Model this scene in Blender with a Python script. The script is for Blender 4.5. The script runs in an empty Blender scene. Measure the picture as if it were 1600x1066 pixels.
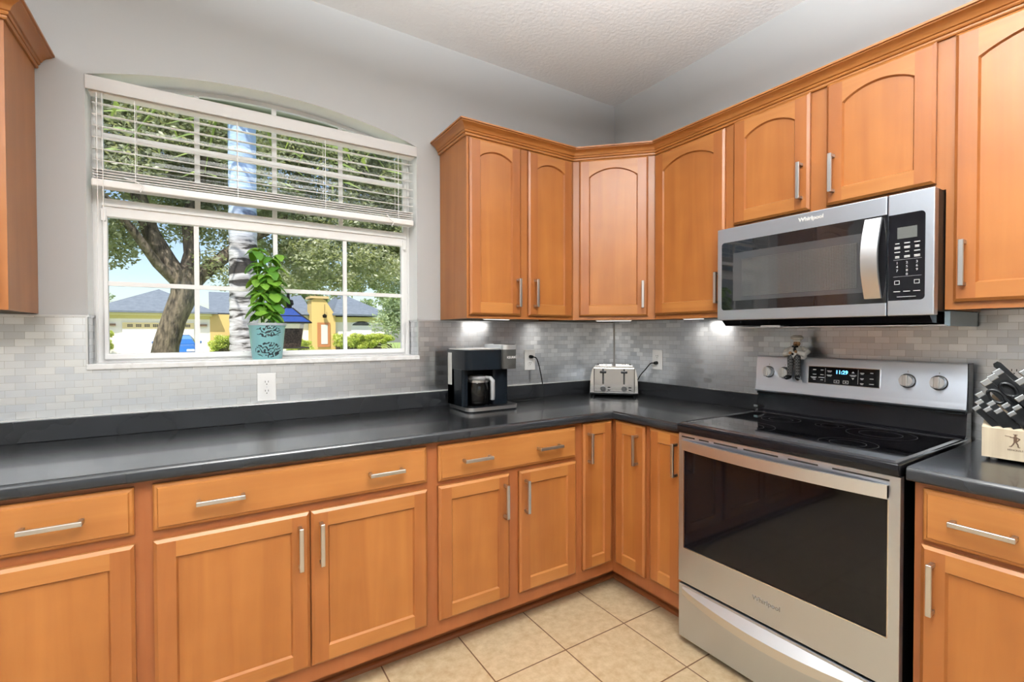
import bpy, bmesh, math, random
from mathutils import Vector, Matrix
R = math.radians
random.seed(7)
S = bpy.context.scene
C = S.collection

# ------------------------------------------------------------------ camera
cam_d = bpy.data.cameras.new('camera'); cam = bpy.data.objects.new('camera', cam_d); C.objects.link(cam)
cam_d.sensor_fit = 'HORIZONTAL'; cam_d.sensor_width = 36.0; cam_d.lens = 744.09/1600*36
cam_d.clip_start = .02; cam_d.clip_end = 400
YAW, PIT, ROL = .5685, -.0150, -.0018
_fw = Vector((math.sin(YAW)*math.cos(PIT), math.cos(YAW)*math.cos(PIT), math.sin(PIT)))
_rt = Vector((math.cos(YAW), -math.sin(YAW), 0)); _up = _rt.cross(_fw)
_r2 = _rt*math.cos(ROL)+_up*math.sin(ROL); _u2 = -_rt*math.sin(ROL)+_up*math.cos(ROL)
M = Matrix((( _r2.x, _u2.x, -_fw.x, -2.3141), (_r2.y, _u2.y, -_fw.y, -2.3399), (_r2.z, _u2.z, -_fw.z, 1.2947), (0, 0, 0, 1)))
cam.matrix_world = M
S.camera = cam

# ------------------------------------------------------------------ world, sun, exposure
S.view_settings.view_transform = 'Standard'; S.view_settings.look = 'None'
S.view_settings.gamma = 1.0; S.view_settings.use_curve_mapping = False
S.view_settings.exposure = -0.04
S.cycles.use_denoising = True
S.cycles.max_bounces = 8; S.cycles.diffuse_bounces = 4; S.cycles.glossy_bounces = 4
S.cycles.transparent_max_bounces = 16; S.cycles.sample_clamp_indirect = 6.0
S.cycles.caustics_reflective = False; S.cycles.caustics_refractive = False
W = bpy.data.worlds.new('sky'); S.world = W; W.use_nodes = True
_n = W.node_tree.nodes; _l = W.node_tree.links
_bg = _n['Background']
_sky = _n.new('ShaderNodeTexSky'); _sky.sky_type = 'NISHITA'; _sky.sun_disc = False
_sky.sun_elevation = R(58); _sky.sun_rotation = R(200); _sky.air_density = 1.0; _sky.dust_density = 1.5
_l.new(_sky.outputs[0], _bg.inputs[0]); _bg.inputs[1].default_value = 0.22
sun_d = bpy.data.lights.new('sun', 'SUN'); sun = bpy.data.objects.new('sun', sun_d); C.objects.link(sun)
sun_d.energy = 8.0; sun_d.angle = R(.6); sun_d.color = (1, .95, .86)
# the sun stands behind the house, a little to the left
_sd = Vector((.42, .56, -1.25)).normalized()
sun.rotation_euler = _sd.to_track_quat('-Z', 'Y').to_euler()

# ------------------------------------------------------------------ helpers: mesh builder
class MB:
    def __init__(s): s.v = []; s.f = []; s.m = []
    def add(s, vs, fs, mi=0, mat=None):
        b = len(s.v)
        for p in vs:
            p = Vector(p)
            s.v.append(tuple(mat @ p) if mat is not None else tuple(p))
        for f in fs:
            s.f.append(tuple(b+i for i in f)); s.m.append(mi)
        return s
    def box(s, x0, x1, y0, y1, z0, z1, mi=0, mat=None):
        vs = [(x, y, z) for x in (x0, x1) for y in (y0, y1) for z in (z0, z1)]
        return s.add(vs, [(0,1,3,2),(4,6,7,5),(0,4,5,1),(2,3,7,6),(0,2,6,4),(1,5,7,3)], mi, mat)
    def bbox(s, x0, x1, y0, y1, z0, z1, b=.003, mi=0, mat=None, seg=2):
        bm = bmesh.new(); bmesh.ops.create_cube(bm, size=1)
        for v in bm.verts: v.co = Vector(((x0+x1)/2+v.co.x*(x1-x0), (y0+y1)/2+v.co.y*(y1-y0), (z0+z1)/2+v.co.z*(z1-z0)))
        bmesh.ops.bevel(bm, geom=list(bm.edges), offset=b, segments=seg, affect='EDGES', profile=.5)
        bm.verts.index_update()
        s.add([v.co.copy() for v in bm.verts], [[v.index for v in f.verts] for f in bm.faces], mi, mat); bm.free(); return s
    def prism(s, poly, axis, a, b, mi=0, mat=None):
        """poly of 2-D points swept along axis from a to b (axis 'x': (y,z); 'y': (x,z); 'z': (x,y))"""
        def P(p, t):
            return {'x': (t, p[0], p[1]), 'y': (p[0], t, p[1]), 'z': (p[0], p[1], t)}[axis]
        n = len(poly)
        vs = [P(p, a) for p in poly]+[P(p, b) for p in poly]
        fs = [tuple(range(n))[::-1], tuple(range(n, 2*n))]+[(i, (i+1) % n, n+(i+1) % n, n+i) for i in range(n)]
        return s.add(vs, fs, mi, mat)
    def lathe(s, prof, c=(0, 0, 0), n=24, mi=0, mat=None, sx=1, sy=1, ph=0):
        vs = []; fs = []; k = len(prof)
        for i in range(n):
            a = 2*math.pi*i/n+ph
            for r, z in prof: vs.append((c[0]+r*math.cos(a)*sx, c[1]+r*math.sin(a)*sy, c[2]+z))
        for i in range(n):
            j = (i+1) % n
            for q in range(k-1): fs.append((i*k+q, j*k+q, j*k+q+1, i*k+q+1))
        fs.append(tuple(i*k for i in range(n))[::-1]); fs.append(tuple(i*k+k-1 for i in range(n)))
        return s.add(vs, fs, mi, mat)
    def tube(s, pts, r, n=10, mi=0, mat=None, cap=True, flat=None):
        pts = [Vector(p) for p in pts]; m = len(pts)
        rs = r if isinstance(r, (list, tuple)) else [r]*m
        vs = []; fs = []; prev = None
        for i, p in enumerate(pts):
            t = (pts[min(i+1, m-1)]-pts[max(i-1, 0)]).normalized()
            if prev is None:
                a = Vector((0, 0, 1)) if abs(t.z) < .9 else Vector((1, 0, 0))
                u = t.cross(a).normalized()
            else:
                u = (prev-t*prev.dot(t)).normalized()
            prev = u; w = t.cross(u)
            for k in range(n):
                an = 2*math.pi*k/n
                vs.append(p+u*rs[i]*math.cos(an)+w*rs[i]*math.sin(an)*(flat or 1))
        for i in range(m-1):
            for k in range(n):
                fs.append((i*n+k, i*n+(k+1) % n, (i+1)*n+(k+1) % n, (i+1)*n+k))
        if cap: fs.append(tuple(range(n))[::-1]); fs.append(tuple(range((m-1)*n, m*n)))
        return s.add(vs, fs, mi, mat)
    def ball(s, c, rx, ry=None, rz=None, n=16, mi=0, mat=None):
        ry = ry or rx; rz = rz or rx; k = n//2
        pr = [(math.sin(math.pi*i/k), -math.cos(math.pi*i/k)) for i in range(k+1)]
        pr[0] = (.01, -1); pr[-1] = (.01, 1)
        vs = []; fs = []; L = len(pr)
        for i in range(n):
            a = 2*math.pi*i/n
            for r_, z in pr: vs.append((c[0]+rx*r_*math.cos(a), c[1]+ry*r_*math.sin(a), c[2]+rz*z))
        for i in range(n):
            j = (i+1) % n
            for q in range(L-1): fs.append((i*L+q, j*L+q, j*L+q+1, i*L+q+1))
        return s.add(vs, fs, mi, mat)
    def build(s, name, mats, parent=None, smooth=False, at=None):
        me = bpy.data.meshes.new(name)
        me.from_pydata(s.v, [], s.f)
        if not isinstance(mats, (list, tuple)): mats = [mats]
        for m in mats: me.materials.append(m)
        if any(s.m): me.polygons.foreach_set('material_index', s.m)
        bm = bmesh.new(); bm.from_mesh(me); bmesh.ops.recalc_face_normals(bm, faces=bm.faces); bm.to_mesh(me); bm.free()
        if smooth:
            for p in me.polygons: p.use_smooth = True
            me.set_sharp_from_angle(angle=R(38 if smooth is True else smooth))
        o = bpy.data.objects.new(name, me); C.objects.link(o)
        if parent is not None: o.parent = parent
        if at is not None: o.location = at
        return o

def tag(o, label=None, cat=None, group=None, kind=None):
    if label: o['label'] = label
    if cat: o['category'] = cat
    if group: o['group'] = group
    if kind: o['kind'] = kind
    return o
def thing(name, label, cat, loc=(0, 0, 0), rz=0, group=None):
    o = bpy.data.objects.new(name, None); C.objects.link(o); o.location = loc; o.rotation_euler = (0, 0, rz)
    o.empty_display_size = .1
    return tag(o, label, cat, group)
def struct(o): o['kind'] = 'structure'; return o
def dup(o, parent=None):
    c = o.copy(); C.objects.link(c)
    if parent is not None: c.parent = parent
    for ch in list(o.children): dup(ch, c)
    return c
def text(name, s, size, mat, parent, M4, ext=.0004, bold=0, align='CENTER'):
    cu = bpy.data.curves.new(name, 'FONT'); cu.body = s; cu.size = size; cu.extrude = ext
    cu.align_x = align; cu.align_y = 'CENTER'; cu.offset = bold; cu.resolution_u = 3
    t = bpy.data.objects.new(name+'_t', cu); C.objects.link(t)
    bpy.context.view_layer.update()
    me = bpy.data.meshes.new_from_object(t.evaluated_get(bpy.context.evaluated_depsgraph_get()))
    bpy.data.objects.remove(t); bpy.data.curves.remove(cu)
    me.transform(M4); me.materials.clear(); me.materials.append(mat)
    o = bpy.data.objects.new(name, me); C.objects.link(o)
    if parent is not None: o.parent = parent
    return o
def face_front(x, y, z, tilt=0):
    """text plane facing local -y, reading along +x"""
    return Matrix.Translation((x, y, z)) @ Matrix.Rotation(R(90)-tilt, 4, 'X')

# ------------------------------------------------------------------ materials
def mat(name, col, rough=.5, metal=0, spec=.5, **k):
    m = bpy.data.materials.new(name); m.use_nodes = True
    b = m.node_tree.nodes['Principled BSDF']
    b.inputs['Base Color'].default_value = (*col, 1); b.inputs['Roughness'].default_value = rough
    b.inputs['Metallic'].default_value = metal; b.inputs['Specular IOR Level'].default_value = spec
    for q, v in k.items(): b.inputs[q.replace('_', ' ')].default_value = v
    m.diffuse_color = (*col, 1)
    return m
def nt(m): return m.node_tree.nodes, m.node_tree.links, m.node_tree.nodes['Principled BSDF']
def noise_col(m, c1, c2, scale=(4, 4, 4), detail=4, lo=.3, hi=.7, nscale=1.0, rand=False, coord='Object', dist=0.0):
    n, l, b = nt(m)
    tc = n.new('ShaderNodeTexCoord'); mp = n.new('ShaderNodeMapping'); mp.inputs['Scale'].default_value = scale
    l.new(tc.outputs[coord], mp.inputs['Vector'])
    if rand:
        oi = n.new('ShaderNodeObjectInfo'); mu = n.new('ShaderNodeMath'); mu.operation = 'MULTIPLY'; mu.inputs[1].default_value = 37
        l.new(oi.outputs['Random'], mu.inputs[0]); l.new(mu.outputs[0], mp.inputs['Location'])
    t = n.new('ShaderNodeTexNoise'); t.inputs['Scale'].default_value = nscale; t.inputs['Detail'].default_value = detail
    t.inputs['Distortion'].default_value = dist
    l.new(mp.outputs[0], t.inputs['Vector'])
    r = n.new('ShaderNodeValToRGB'); e = r.color_ramp.elements
    e[0].position = lo; e[0].color = (*c1, 1); e[1].position = hi; e[1].color = (*c2, 1)
    l.new(t.outputs['Fac'], r.inputs[0]); l.new(r.outputs[0], b.inputs['Base Color'])
    return t, r, mp
def bump(m, scale=100, strength=.2, dist=.002, detail=3, sc=(1, 1, 1)):
    n, l, b = nt(m)
    tc = n.new('ShaderNodeTexCoord'); mp = n.new('ShaderNodeMapping'); mp.inputs['Scale'].default_value = sc
    l.new(tc.outputs['Object'], mp.inputs['Vector'])
    t = n.new('ShaderNodeTexNoise'); t.inputs['Scale'].default_value = scale; t.inputs['Detail'].default_value = detail
    l.new(mp.outputs[0], t.inputs['Vector'])
    bp = n.new('ShaderNodeBump'); bp.inputs['Strength'].default_value = strength; bp.inputs['Distance'].default_value = dist
    l.new(t.outputs['Fac'], bp.inputs['Height']); l.new(bp.outputs[0], b.inputs['Normal'])
    return t

def wood(name, c1, c2, scale):
    m = mat(name, c1, .38, 0, .4, Coat_Weight=.15, Coat_Roughness=.2)
    t, r, mp = noise_col(m, c1, c2, scale, 5, .25, .75, 1.0, rand=True, dist=.6)
    n, l, b = nt(m)
    # soft cloudy blotches of the stain over the grain
    t2 = n.new('ShaderNodeTexNoise'); t2.inputs['Scale'].default_value = 5; t2.inputs['Detail'].default_value = 2
    l.new(mp.inputs['Vector'].links[0].from_socket, t2.inputs['Vector'])
    mx = n.new('ShaderNodeMix'); mx.data_type = 'RGBA'; mx.blend_type = 'MULTIPLY'
    rr = n.new('ShaderNodeValToRGB'); rr.color_ramp.elements[0].position = .3; rr.color_ramp.elements[1].position = .7
    rr.color_ramp.elements[0].color = (.86, .82, .76, 1); rr.color_ramp.elements[1].color = (1, 1, 1, 1)
    l.new(t2.outputs['Fac'], rr.inputs[0]); mx.inputs['Factor'].default_value = 1
    l.new(r.outputs[0], mx.inputs['A']); l.new(rr.outputs[0], mx.inputs['B']); l.new(mx.outputs['Result'], b.inputs['Base Color'])
    return m
W1, W2 = (.275, .092, .020), (.375, .142, .034)
wood_v = wood('maple_upright_grain', W1, W2, (16, 16, 1.1))
wood_h = wood('maple_level_grain', (.315, .116, .027), (.42, .172, .046), (1.1, 1.1, 16))
wood_f = wood('maple_face_frame', (.245, .072, .021), (.295, .096, .029), (14, 14, 1.2))
wood_s = wood('maple_stile', (.24, .076, .0185), (.335, .118, .029), (16, 16, 1.0))
wood_fu = wood('maple_upper_face_frame', (.275, .094, .023), (.34, .128, .034), (14, 14, 1.2))
wood_t = wood('maple_toe_board', (.22, .068, .022), (.27, .092, .030), (1.2, 1.2, 14))
paint = mat('grey_wall_paint', (.42, .42, .417), .85, 0, .25); bump(paint, 220, .12, .001)
ceil_m = mat('textured_ceiling_paint', (.76, .765, .77), .9, 0, .2); bump(ceil_m, 55, .5, .005, 5)
white = mat('white_trim_paint', (.92, .92, .915), .35)
vinyl = mat('white_vinyl', (.90, .895, .89), .4)
blind_m = mat('white_blind_slats', (.90, .885, .87), .45, 0, .5)
plate_m = mat('white_plastic', (.85, .85, .84), .35)
dark = mat('dark_slot', (.01, .01, .01), .6)
steel = mat('brushed_steel', (.60, .66, .75), .34, 1); bump(steel, 90, .06, .0006, 2, (.05, .05, 9))
steel_soft = mat('satin_steel', (.72, .735, .755), .36, 1)
chrome = mat('polished_steel', (.78, .78, .78), .10, 1)
nickel = mat('brushed_nickel', (.62, .61, .60), .30, 1)
blk_gloss = mat('black_glass', (.003, .003, .004), .05, 0, .22)
coated = mat('coated_black_glass', (.006, .006, .007), .03, 0, .5, IOR=1.62)
blk = mat('black_enamel', (.004, .004, .005), .10, 0, .2)
blk_mat = mat('black_plastic', (.004, .0045, .005), .36, 0, .12)
blk_sat = mat('charcoal_plastic', (.003, .0045, .0065), .28, 0, .15)
grey_p = mat('grey_plastic', (.16, .16, .16), .4)
printed = mat('white_print', (.75, .75, .75), .6)
print_g = mat('grey_print', (.25, .25, .25), .6)
def emis(name, col, st):
    m = mat(name, col, .5); b = m.node_tree.nodes['Principled BSDF']
    b.inputs['Emission Color'].default_value = (*col, 1); b.inputs['Emission Strength'].default_value = st; return m
blue_led = emis('blue_clock_digits', (.12, .55, 1), 3.5)
lamp_m = emis('lit_diffuser', (1, .97, .92), 2.0)
cnt = mat('black_laminate_stone', (.010, .011, .012),   .27, 0, .32, Coat_Weight=.25, Coat_Roughness=.07)
_t, _r, _m = noise_col(cnt, (.0105, .0112, .0125), (.0125, .0132, .0148), (1, 1, 1), 2, .3, .7, 5)

def tile_floor():
    m = mat('beige_floor_tile', (.62, .5, .36), .32, 0, .4)
    n, l, b = nt(m)
    tc = n.new('ShaderNodeTexCoord'); mp = n.new('ShaderNodeMapping'); mp.inputs['Location'].default_value = (.759, .83, 0)
    l.new(tc.outputs['Object'], mp.inputs['Vector'])
    br = n.new('ShaderNodeTexBrick'); br.offset = 0; br.inputs['Scale'].default_value = 1
    br.inputs['Brick Width'].default_value = .3325; br.inputs['Row Height'].default_value = .3325
    br.inputs['Mortar Size'].default_value = .0028; br.inputs['Mortar Smooth'].default_value = .1
    br.inputs['Color1'].default_value = (1, 1, 1, 1); br.inputs['Color2'].default_value = (.93, .92, .90, 1); br.inputs['Mortar'].default_value = (0, 0, 0, 1)
    l.new(mp.outputs[0], br.inputs['Vector'])
    t = n.new('ShaderNodeTexNoise'); t.inputs['Scale'].default_value = 26; t.inputs['Detail'].default_value = 8; t.inputs['Roughness'].default_value = .65
    l.new(tc.outputs['Object'], t.inputs['Vector'])
    r = n.new('ShaderNodeValToRGB'); e = r.color_ramp.elements
    e[0].position = .32; e[0].color = (.44, .315, .178, 1); e[1].position = .68; e[1].color = (.60, .475, .305, 1)
    l.new(t.outputs['Fac'], r.inputs[0])
    mu = n.new('ShaderNodeMix'); mu.data_type = 'RGBA'; mu.blend_type = 'MULTIPLY'; mu.inputs['Factor'].default_value = 1
    l.new(r.outputs[0], mu.inputs['A']); l.new(br.outputs['Color'], mu.inputs['B'])
    mx = n.new('ShaderNodeMix'); mx.data_type = 'RGBA'; l.new(br.outputs['Fac'], mx.inputs['Factor'])
    l.new(mu.outputs['Result'], mx.inputs['A']); mx.inputs['B'].default_value = (.13, .062, .026, 1)
    l.new(mx.outputs['Result'], b.inputs['Base Color'])
    bp = n.new('ShaderNodeBump'); bp.inputs['Strength'].default_value = .5; bp.inputs['Distance'].default_value = .002; bp.invert = True
    l.new(br.outputs['Fac'], bp.inputs['Height']); l.new(bp.outputs[0], b.inputs['Normal'])
    return m
floor_m = tile_floor()

def metal_tile():
    m = mat('brushed_metal_mosaic', (.5, .5, .5), .34, 1)
    n, l, b = nt(m)
    uv = n.new('ShaderNodeUVMap')
    br = n.new('ShaderNodeTexBrick'); br.offset = .5; br.inputs['Scale'].default_value = 1
    br.inputs['Brick Width'].default_value = .0515; br.inputs['Row Height'].default_value = .0256
    br.inputs['Mortar Size'].default_value = .0005; br.inputs['Mortar Smooth'].default_value = 0
    br.inputs['Color1'].default_value = (.58, .605, .64, 1); br.inputs['Color2'].default_value = (.80, .82, .845, 1); br.inputs['Mortar'].default_value = (.42, .42, .41, 1)
    l.new(uv.outputs[0], br.inputs['Vector']); l.new(br.outputs['Color'], b.inputs['Base Color'])
    # each tile is brushed a little differently
    bw = n.new('ShaderNodeRGBToBW'); l.new(br.outputs['Color'], bw.inputs[0])
    mr = n.new('ShaderNodeMapRange'); mr.inputs[1].default_value = .60; mr.inputs[2].default_value = .82; mr.inputs[3].default_value = .36; mr.inputs[4].default_value = .28
    l.new(bw.outputs[0], mr.inputs[0]); l.new(mr.outputs[0], b.inputs['Roughness'])
    tg = n.new('ShaderNodeTangent'); tg.direction_type = 'UV_MAP'
    l.new(tg.outputs[0], b.inputs['Tangent']); b.inputs['Anisotropic'].default_value = .7
    ar = n.new('ShaderNodeMapRange'); ar.inputs[1].default_value = .60; ar.inputs[2].default_value = .82; ar.inputs[3].default_value = .235; ar.inputs[4].default_value = .265
    l.new(bw.outputs[0], ar.inputs[0]); l.new(ar.outputs[0], b.inputs['Anisotropic Rotation'])
    mp = n.new('ShaderNodeMapping'); mp.inputs['Scale'].default_value = (14, 900, 1); l.new(uv.outputs[0], mp.inputs['Vector'])
    t = n.new('ShaderNodeTexNoise'); t.inputs['Scale'].default_value = 1; t.inputs['Detail'].default_value = 2; l.new(mp.outputs[0], t.inputs['Vector'])
    ad = n.new('ShaderNodeMath'); ad.operation = 'MULTIPLY_ADD'; ad.inputs[1].default_value = .8; l.new(bw.outputs[0], ad.inputs[0]); 
    ml = n.new('ShaderNodeMath'); ml.operation = 'MULTIPLY'; ml.inputs[1].default_value = .12; l.new(t.outputs['Fac'], ml.inputs[0]); l.new(ml.outputs[0], ad.inputs[2])
    bp = n.new('ShaderNodeBump'); bp.inputs['Strength'].default_value = .12; bp.inputs['Distance'].default_value = .001
    l.new(ad.outputs[0], bp.inputs['Height']); l.new(bp.outputs[0], b.inputs['Normal'])
    return m
mosaic = metal_tile()

def glass_mat(name, tint=(1, 1, 1), refl=.6):
    m = bpy.data.materials.new(name); m.use_nodes = True; n = m.node_tree.nodes; l = m.node_tree.links
    n.remove(n['Principled BSDF']); out = n['Material Output']
    tr = n.new('ShaderNodeBsdfTransparent'); tr.inputs[0].default_value = (*tint, 1)
    gl = n.new('ShaderNodeBsdfGlossy'); gl.inputs['Roughness'].default_value = .01
    fr = n.new('ShaderNodeFresnel'); fr.inputs[0].default_value = 1.45
    mu = n.new('ShaderNodeMath'); mu.operation = 'MULTIPLY'; mu.inputs[1].default_value = refl
    mx = n.new('ShaderNodeMixShader'); l.new(fr.outputs[0], mu.inputs[0]); l.new(mu.outputs[0], mx.inputs[0])
    l.new(tr.outputs[0], mx.inputs[1]); l.new(gl.outputs[0], mx.inputs[2]); l.new(mx.outputs[0], out.inputs[0])
    return m
pane_m = glass_mat('window_glass')
carafe_m = glass_mat('carafe_glass', (.72, .72, .72), 1.0)
dark_glass = glass_mat('smoked_glass', (.16, .16, .165), 1.0)

# ------------------------------------------------------------------ room shell
HC = 2.816
XL, YF = -5.2, -5.4
WX0, WX1, WZ0, WZS, WZT, WDEP = -2.688, -1.400, 1.163, 2.258, 2.352, .132
def arch_pts(x0, x1, zs, zt, n=24):
    h = (x1-x0)/2; rise = zt-zs; rad = (h*h+rise*rise)/(2*rise); cx = (x0+x1)/2; cz = zt-rad
    a = math.asin(h/rad)
    return [(cx+rad*math.sin(t), cz+rad*math.cos(t)) for t in [-a+2*a*i/n for i in range(n+1)]]
ARC = arch_pts(WX0, WX1, WZS, WZT)
def wall_with_arch():
    mb = MB()
    for y in (0, WDEP):
        def q(ps): mb.add([(x, y, z) for x, z in ps], [tuple(range(len(ps)))])
        q([(XL, 0), (WX0, 0), (WX0, HC), (XL, HC)])
        q([(WX1, 0), (.15, 0), (.15, HC), (WX1, HC)])
        q([(WX0, 0), (WX1, 0), (WX1, WZ0), (WX0, WZ0)])
        for (xa, za), (xb, zb) in zip(ARC[:-1], ARC[1:]): q([(xa, za), (xb, zb), (xb, HC), (xa, HC)])
    # reveal of the opening, painted white like the frame
    loop = [(WX0, WZ0)]+ARC+[(WX1, WZ0)]
    for (xa, za), (xb, zb) in zip(loop, loop[1:]+loop[:1]):
        mb.add([(xa, 0, za), (xb, 0, zb), (xb, WDEP, zb), (xa, WDEP, za)], [(0, 1, 2, 3)], 1)
    mb.box(XL, .15, 0, WDEP, HC, HC+.02); 
    o = mb.build('wall_back', [paint, white]); return struct(o)
wall_with_arch()
struct(MB().box(0, .15, YF, 0, 0, HC).build('wall_right', paint))
paint_l = mat('bounce_wall_paint', (.68, .68, .67), .85, 0, .25)  # paler than the kitchen walls, chosen to bounce fill light from out of view
struct(MB().box(XL-.15, XL, YF, .16, 0, HC).build('wall_left', paint_l))
# wall behind the camera, with a wide unseen patio opening added to let daylight in
wf = MB(); wf.box(XL, -4.1, YF-.15, YF, 0, HC); wf.box(-1.3, .15, YF-.15, YF, 0, HC); wf.box(-4.1, -1.3, YF-.15, YF, 2.1, HC)
struct(wf.build('wall_front', paint_l))
struct(MB().box(XL-.15, .15, YF-.15, .16, HC, HC+.12).build('ceiling', ceil_m))
struct(MB().box(XL-.15, .15, YF-.15, .16, -.1, 0).build('floor', floor_m))
pd = MB()
for x0, x1 in ((-4.1, -4.04), (-2.74, -2.66), (-1.36, -1.3)): pd.box(x0, x1, YF-.1, YF-.04, 0, 2.1)
pd.box(-4.1, -1.3, YF-.1, YF-.04, 2.04, 2.1); pd.box(-4.1, -1.3, YF-.1, YF-.04, 0, .05)
door = struct(pd.build('door_1', vinyl)); MB().box(-4.04, -1.36, YF-.075, YF-.065, .05, 2.04).build('glass_pane', pane_m, door)

# metal mosaic backsplash
def tiled(name, quads):
    """quads: list of (p0, u-axis, width, height)"""
    me = bpy.data.meshes.new(name); v = []; f = []; uvs = []
    for p0, ux, w, h, u0 in quads:
        p0 = Vector(p0); ux = Vector(ux); b = len(v)
        v += [p0, p0+ux*w, p0+ux*w+Vector((0, 0, h)), p0+Vector((0, 0, h))]; f.append((b, b+1, b+2, b+3))
        uvs += [(u0, p0.z), (u0+w, p0.z), (u0+w, p0.z+h), (u0, p0.z+h)]
    me.from_pydata([tuple(a) for a in v], [], f); uvl = me.uv_layers.new(name='UVMap')
    for i, lp in enumerate(me.loops): uvl.data[i].uv = uvs[lp.vertex_index]
    me.materials.append(mosaic)
    bm = bmesh.new(); bm.from_mesh(me); bm.to_mesh(me); bm.free()
    o = bpy.data.objects.new(name, me); C.objects.link(o); return struct(o)
ZT = 1.361
T = .006
tiled('wall_tile_back', [((XL, -T, .90), (1, 0, 0), WX0-XL, ZT-.90, 0), ((WX0, -T, .90), (1, 0, 0), WX1-WX0, WZ0-.90, WX0-XL), ((WX1, -T, .90), (1, 0, 0), -WX1, ZT-.90, WX1-XL),
     ((WX0+.001, 0, WZ0), (0, 1, 0), .112, ZT-WZ0, 0), ((WX1-.001, .112, WZ0), (0, -1, 0), .112, ZT-WZ0, 0)])
tiled('wall_tile_right', [((-T, 0, .88), (0, -1, 0), 2.6, 1.375-.88, 0)])
tr = MB(); tr.box(XL, WX0, -.010, 0, ZT, ZT+.006); tr.box(WX1, -.0, -.010, 0, ZT, ZT+.006)
tr.box(WX0-.006, WX0, -.011, .0, WZ0, ZT+.004); tr.box(WX1, WX1+.006, -.011, .0, WZ0, ZT+.004)
tr.box(WX0, WX0+.004, -.01, .112, ZT, ZT+.008); tr.box(WX1-.004, WX1, -.01, .112, ZT, ZT+.008)
struct(tr.build('trim_1', steel_soft))
struct(MB().prism([(-.014, -.006), (-.006, -.014), (0, -.014), (0, 0), (-.014, 0)], 'z', .98, 1.372).build('trim_2', mat('grey_caulk', (.62, .61, .60), .4)))

# ------------------------------------------------------------------ window
def window():
    f = MB(); y0, y1 = .112, .130
    fw = .034
    loop_o = [(WX0, WZ0)]+ARC+[(WX1, WZ0)]
    arc_i = arch_pts(WX0+fw, WX1-fw, WZS-.004, WZT-.018)
    loop_i = [(WX0+fw, WZ0+.045)]+arc_i+[(WX1-fw, WZ0+.045)]
    n = len(loop_o)
    for i in range(n):
        j = (i+1) % n
        a, b, c, d = loop_o[i], loop_o[j], loop_i[j], loop_i[i]
        for y in (y0, y1): f.add([(p[0], y, p[1]) for p in (a, b, c, d)], [(0, 1, 2, 3)])
        f.add([(d[0], y0, d[1]), (c[0], y0, c[1]), (c[0], y1, c[1]), (d[0], y1, d[1])], [(0, 1, 2, 3)])
    # channel lines on the side jambs
    for s, x in ((1, WX0), (-1, WX1)):
        f.box(min(x+s*.006, x+s*.013), max(x+s*.006, x+s*.013), y0-.006, y0, WZ0+.02, WZS-.02)
    w = f.build('window_1', vinyl); struct(w)
    # lower sash
    s = MB(); x0, x1 = WX0+.030, WX1-.030; ya, yb = .098, .126
    s.bbox(x0, x1, ya, yb, 1.758, 1.806, .004); s.bbox(x0, x1, ya, yb, 1.196, 1.219, .004)
    s.bbox(x0+.0006, x0+.015, ya+.0012, yb-.001, 1.198, 1.799, .003); s.bbox(x1-.018, x1-.0006, ya+.0012, yb-.001, 1.198, 1.799, .003)
    s.box(x0+.001, x1-.001, ya-.008, yb-.002, 1.799, 1.808)
    for x in (-2.351, -2.047, -1.736): s.box(x-.009, x+.009, ya+.008, yb-.006, 1.21, 1.77)
    s.box(x0, x1, ya+.006, yb-.006, 1.488, 1.506)
    for x in (x0-.004, x1-.012): s.bbox(x, x+.016, ya-.006, ya+.01, 1.74, 1.79, .002); 
    ls = s.build('lower_sash', vinyl, w)
    MB().box(x0+.01, x1-.01, .110, .113, 1.205, 1.79).build('glass_pane', pane_m, ls)
    # upper sash with arched head
    u = MB(); ya, yb = .110, .129
    u.box(x0, x1, ya+.001, yb, 1.806, 1.832)
    for x in (-2.345, -2.047, -1.752): u.box(x-.010, x+.010, ya+.004, yb-.004, 1.81, WZT-.012-((x+2.044)/.64)**2*.085)
    u.box(x0, x1, ya+.002, yb-.002, 2.067, 2.090)
    us = u.build('upper_sash', vinyl, w)
    g = MB(); pl = [(x0+.005, 1.82)]+arch_pts(x0+.005, x1-.005, WZS-.006, WZT-.020)+[(x1-.005, 1.82)]
    g.prism(pl, 'y', .1185, .1205).build('glass_pane', pane_m, us)
    # marble sill
    sm = mat('white_marble', (.80, .80, .79), .22); noise_col(sm, (.86, .86, .85), (.66, .65, .63), (3, 3, 3), 8, .45, .75, 5, dist=1.5)
    k = MB(); k.bbox(WX0-.006, WX1+.006, -.016, .0, WZ0, 1.185, .003); k.box(WX0, WX1, -.003, .113, WZ0, 1.1848)
    k.build('window_sill', sm, w)
window()

# raised white blind
bl = thing('window_blind', 'white slatted blind half raised in the arched window', 'blind', (-2.044, 0, 2.2))
_bx0, _bx1 = WX0+.004+2.044, WX1-.004+2.044
v = MB(); v.bbox(_bx0-.004, _bx1+.004, -.006, .004, .004, .056, .002); v.build('valance', mat('shaded_white_valance', (.55, .53, .51), .45), bl)  # white valance darkened, its backlit shade put into the colour
MB().bbox(_bx0+.004, _bx1-.004, .008, .058, .0, .045, .002).build('headrail', blind_m, bl)
for k in range(6):
    z = -.030-.0425*k
    MB().bbox(_bx0+.012, _bx1-.012, -.024, .024, -.0015, .0015, .001, seg=1, mat=Matrix.Translation((0, .036, z)) @ Matrix.Rotation(R(13), 4, 'X')).build('slat', blind_m, bl)
for k in range(4):
    z = -.281-.0095*k
    MB().bbox(_bx0+.012, _bx1-.012, -.025, .025, -.0017, .0017, .001, seg=1, mat=Matrix.Translation((0, .036, z)) @ Matrix.Rotation(R(2+2*k), 4, 'X')).build('slat', blind_m, bl)
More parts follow.
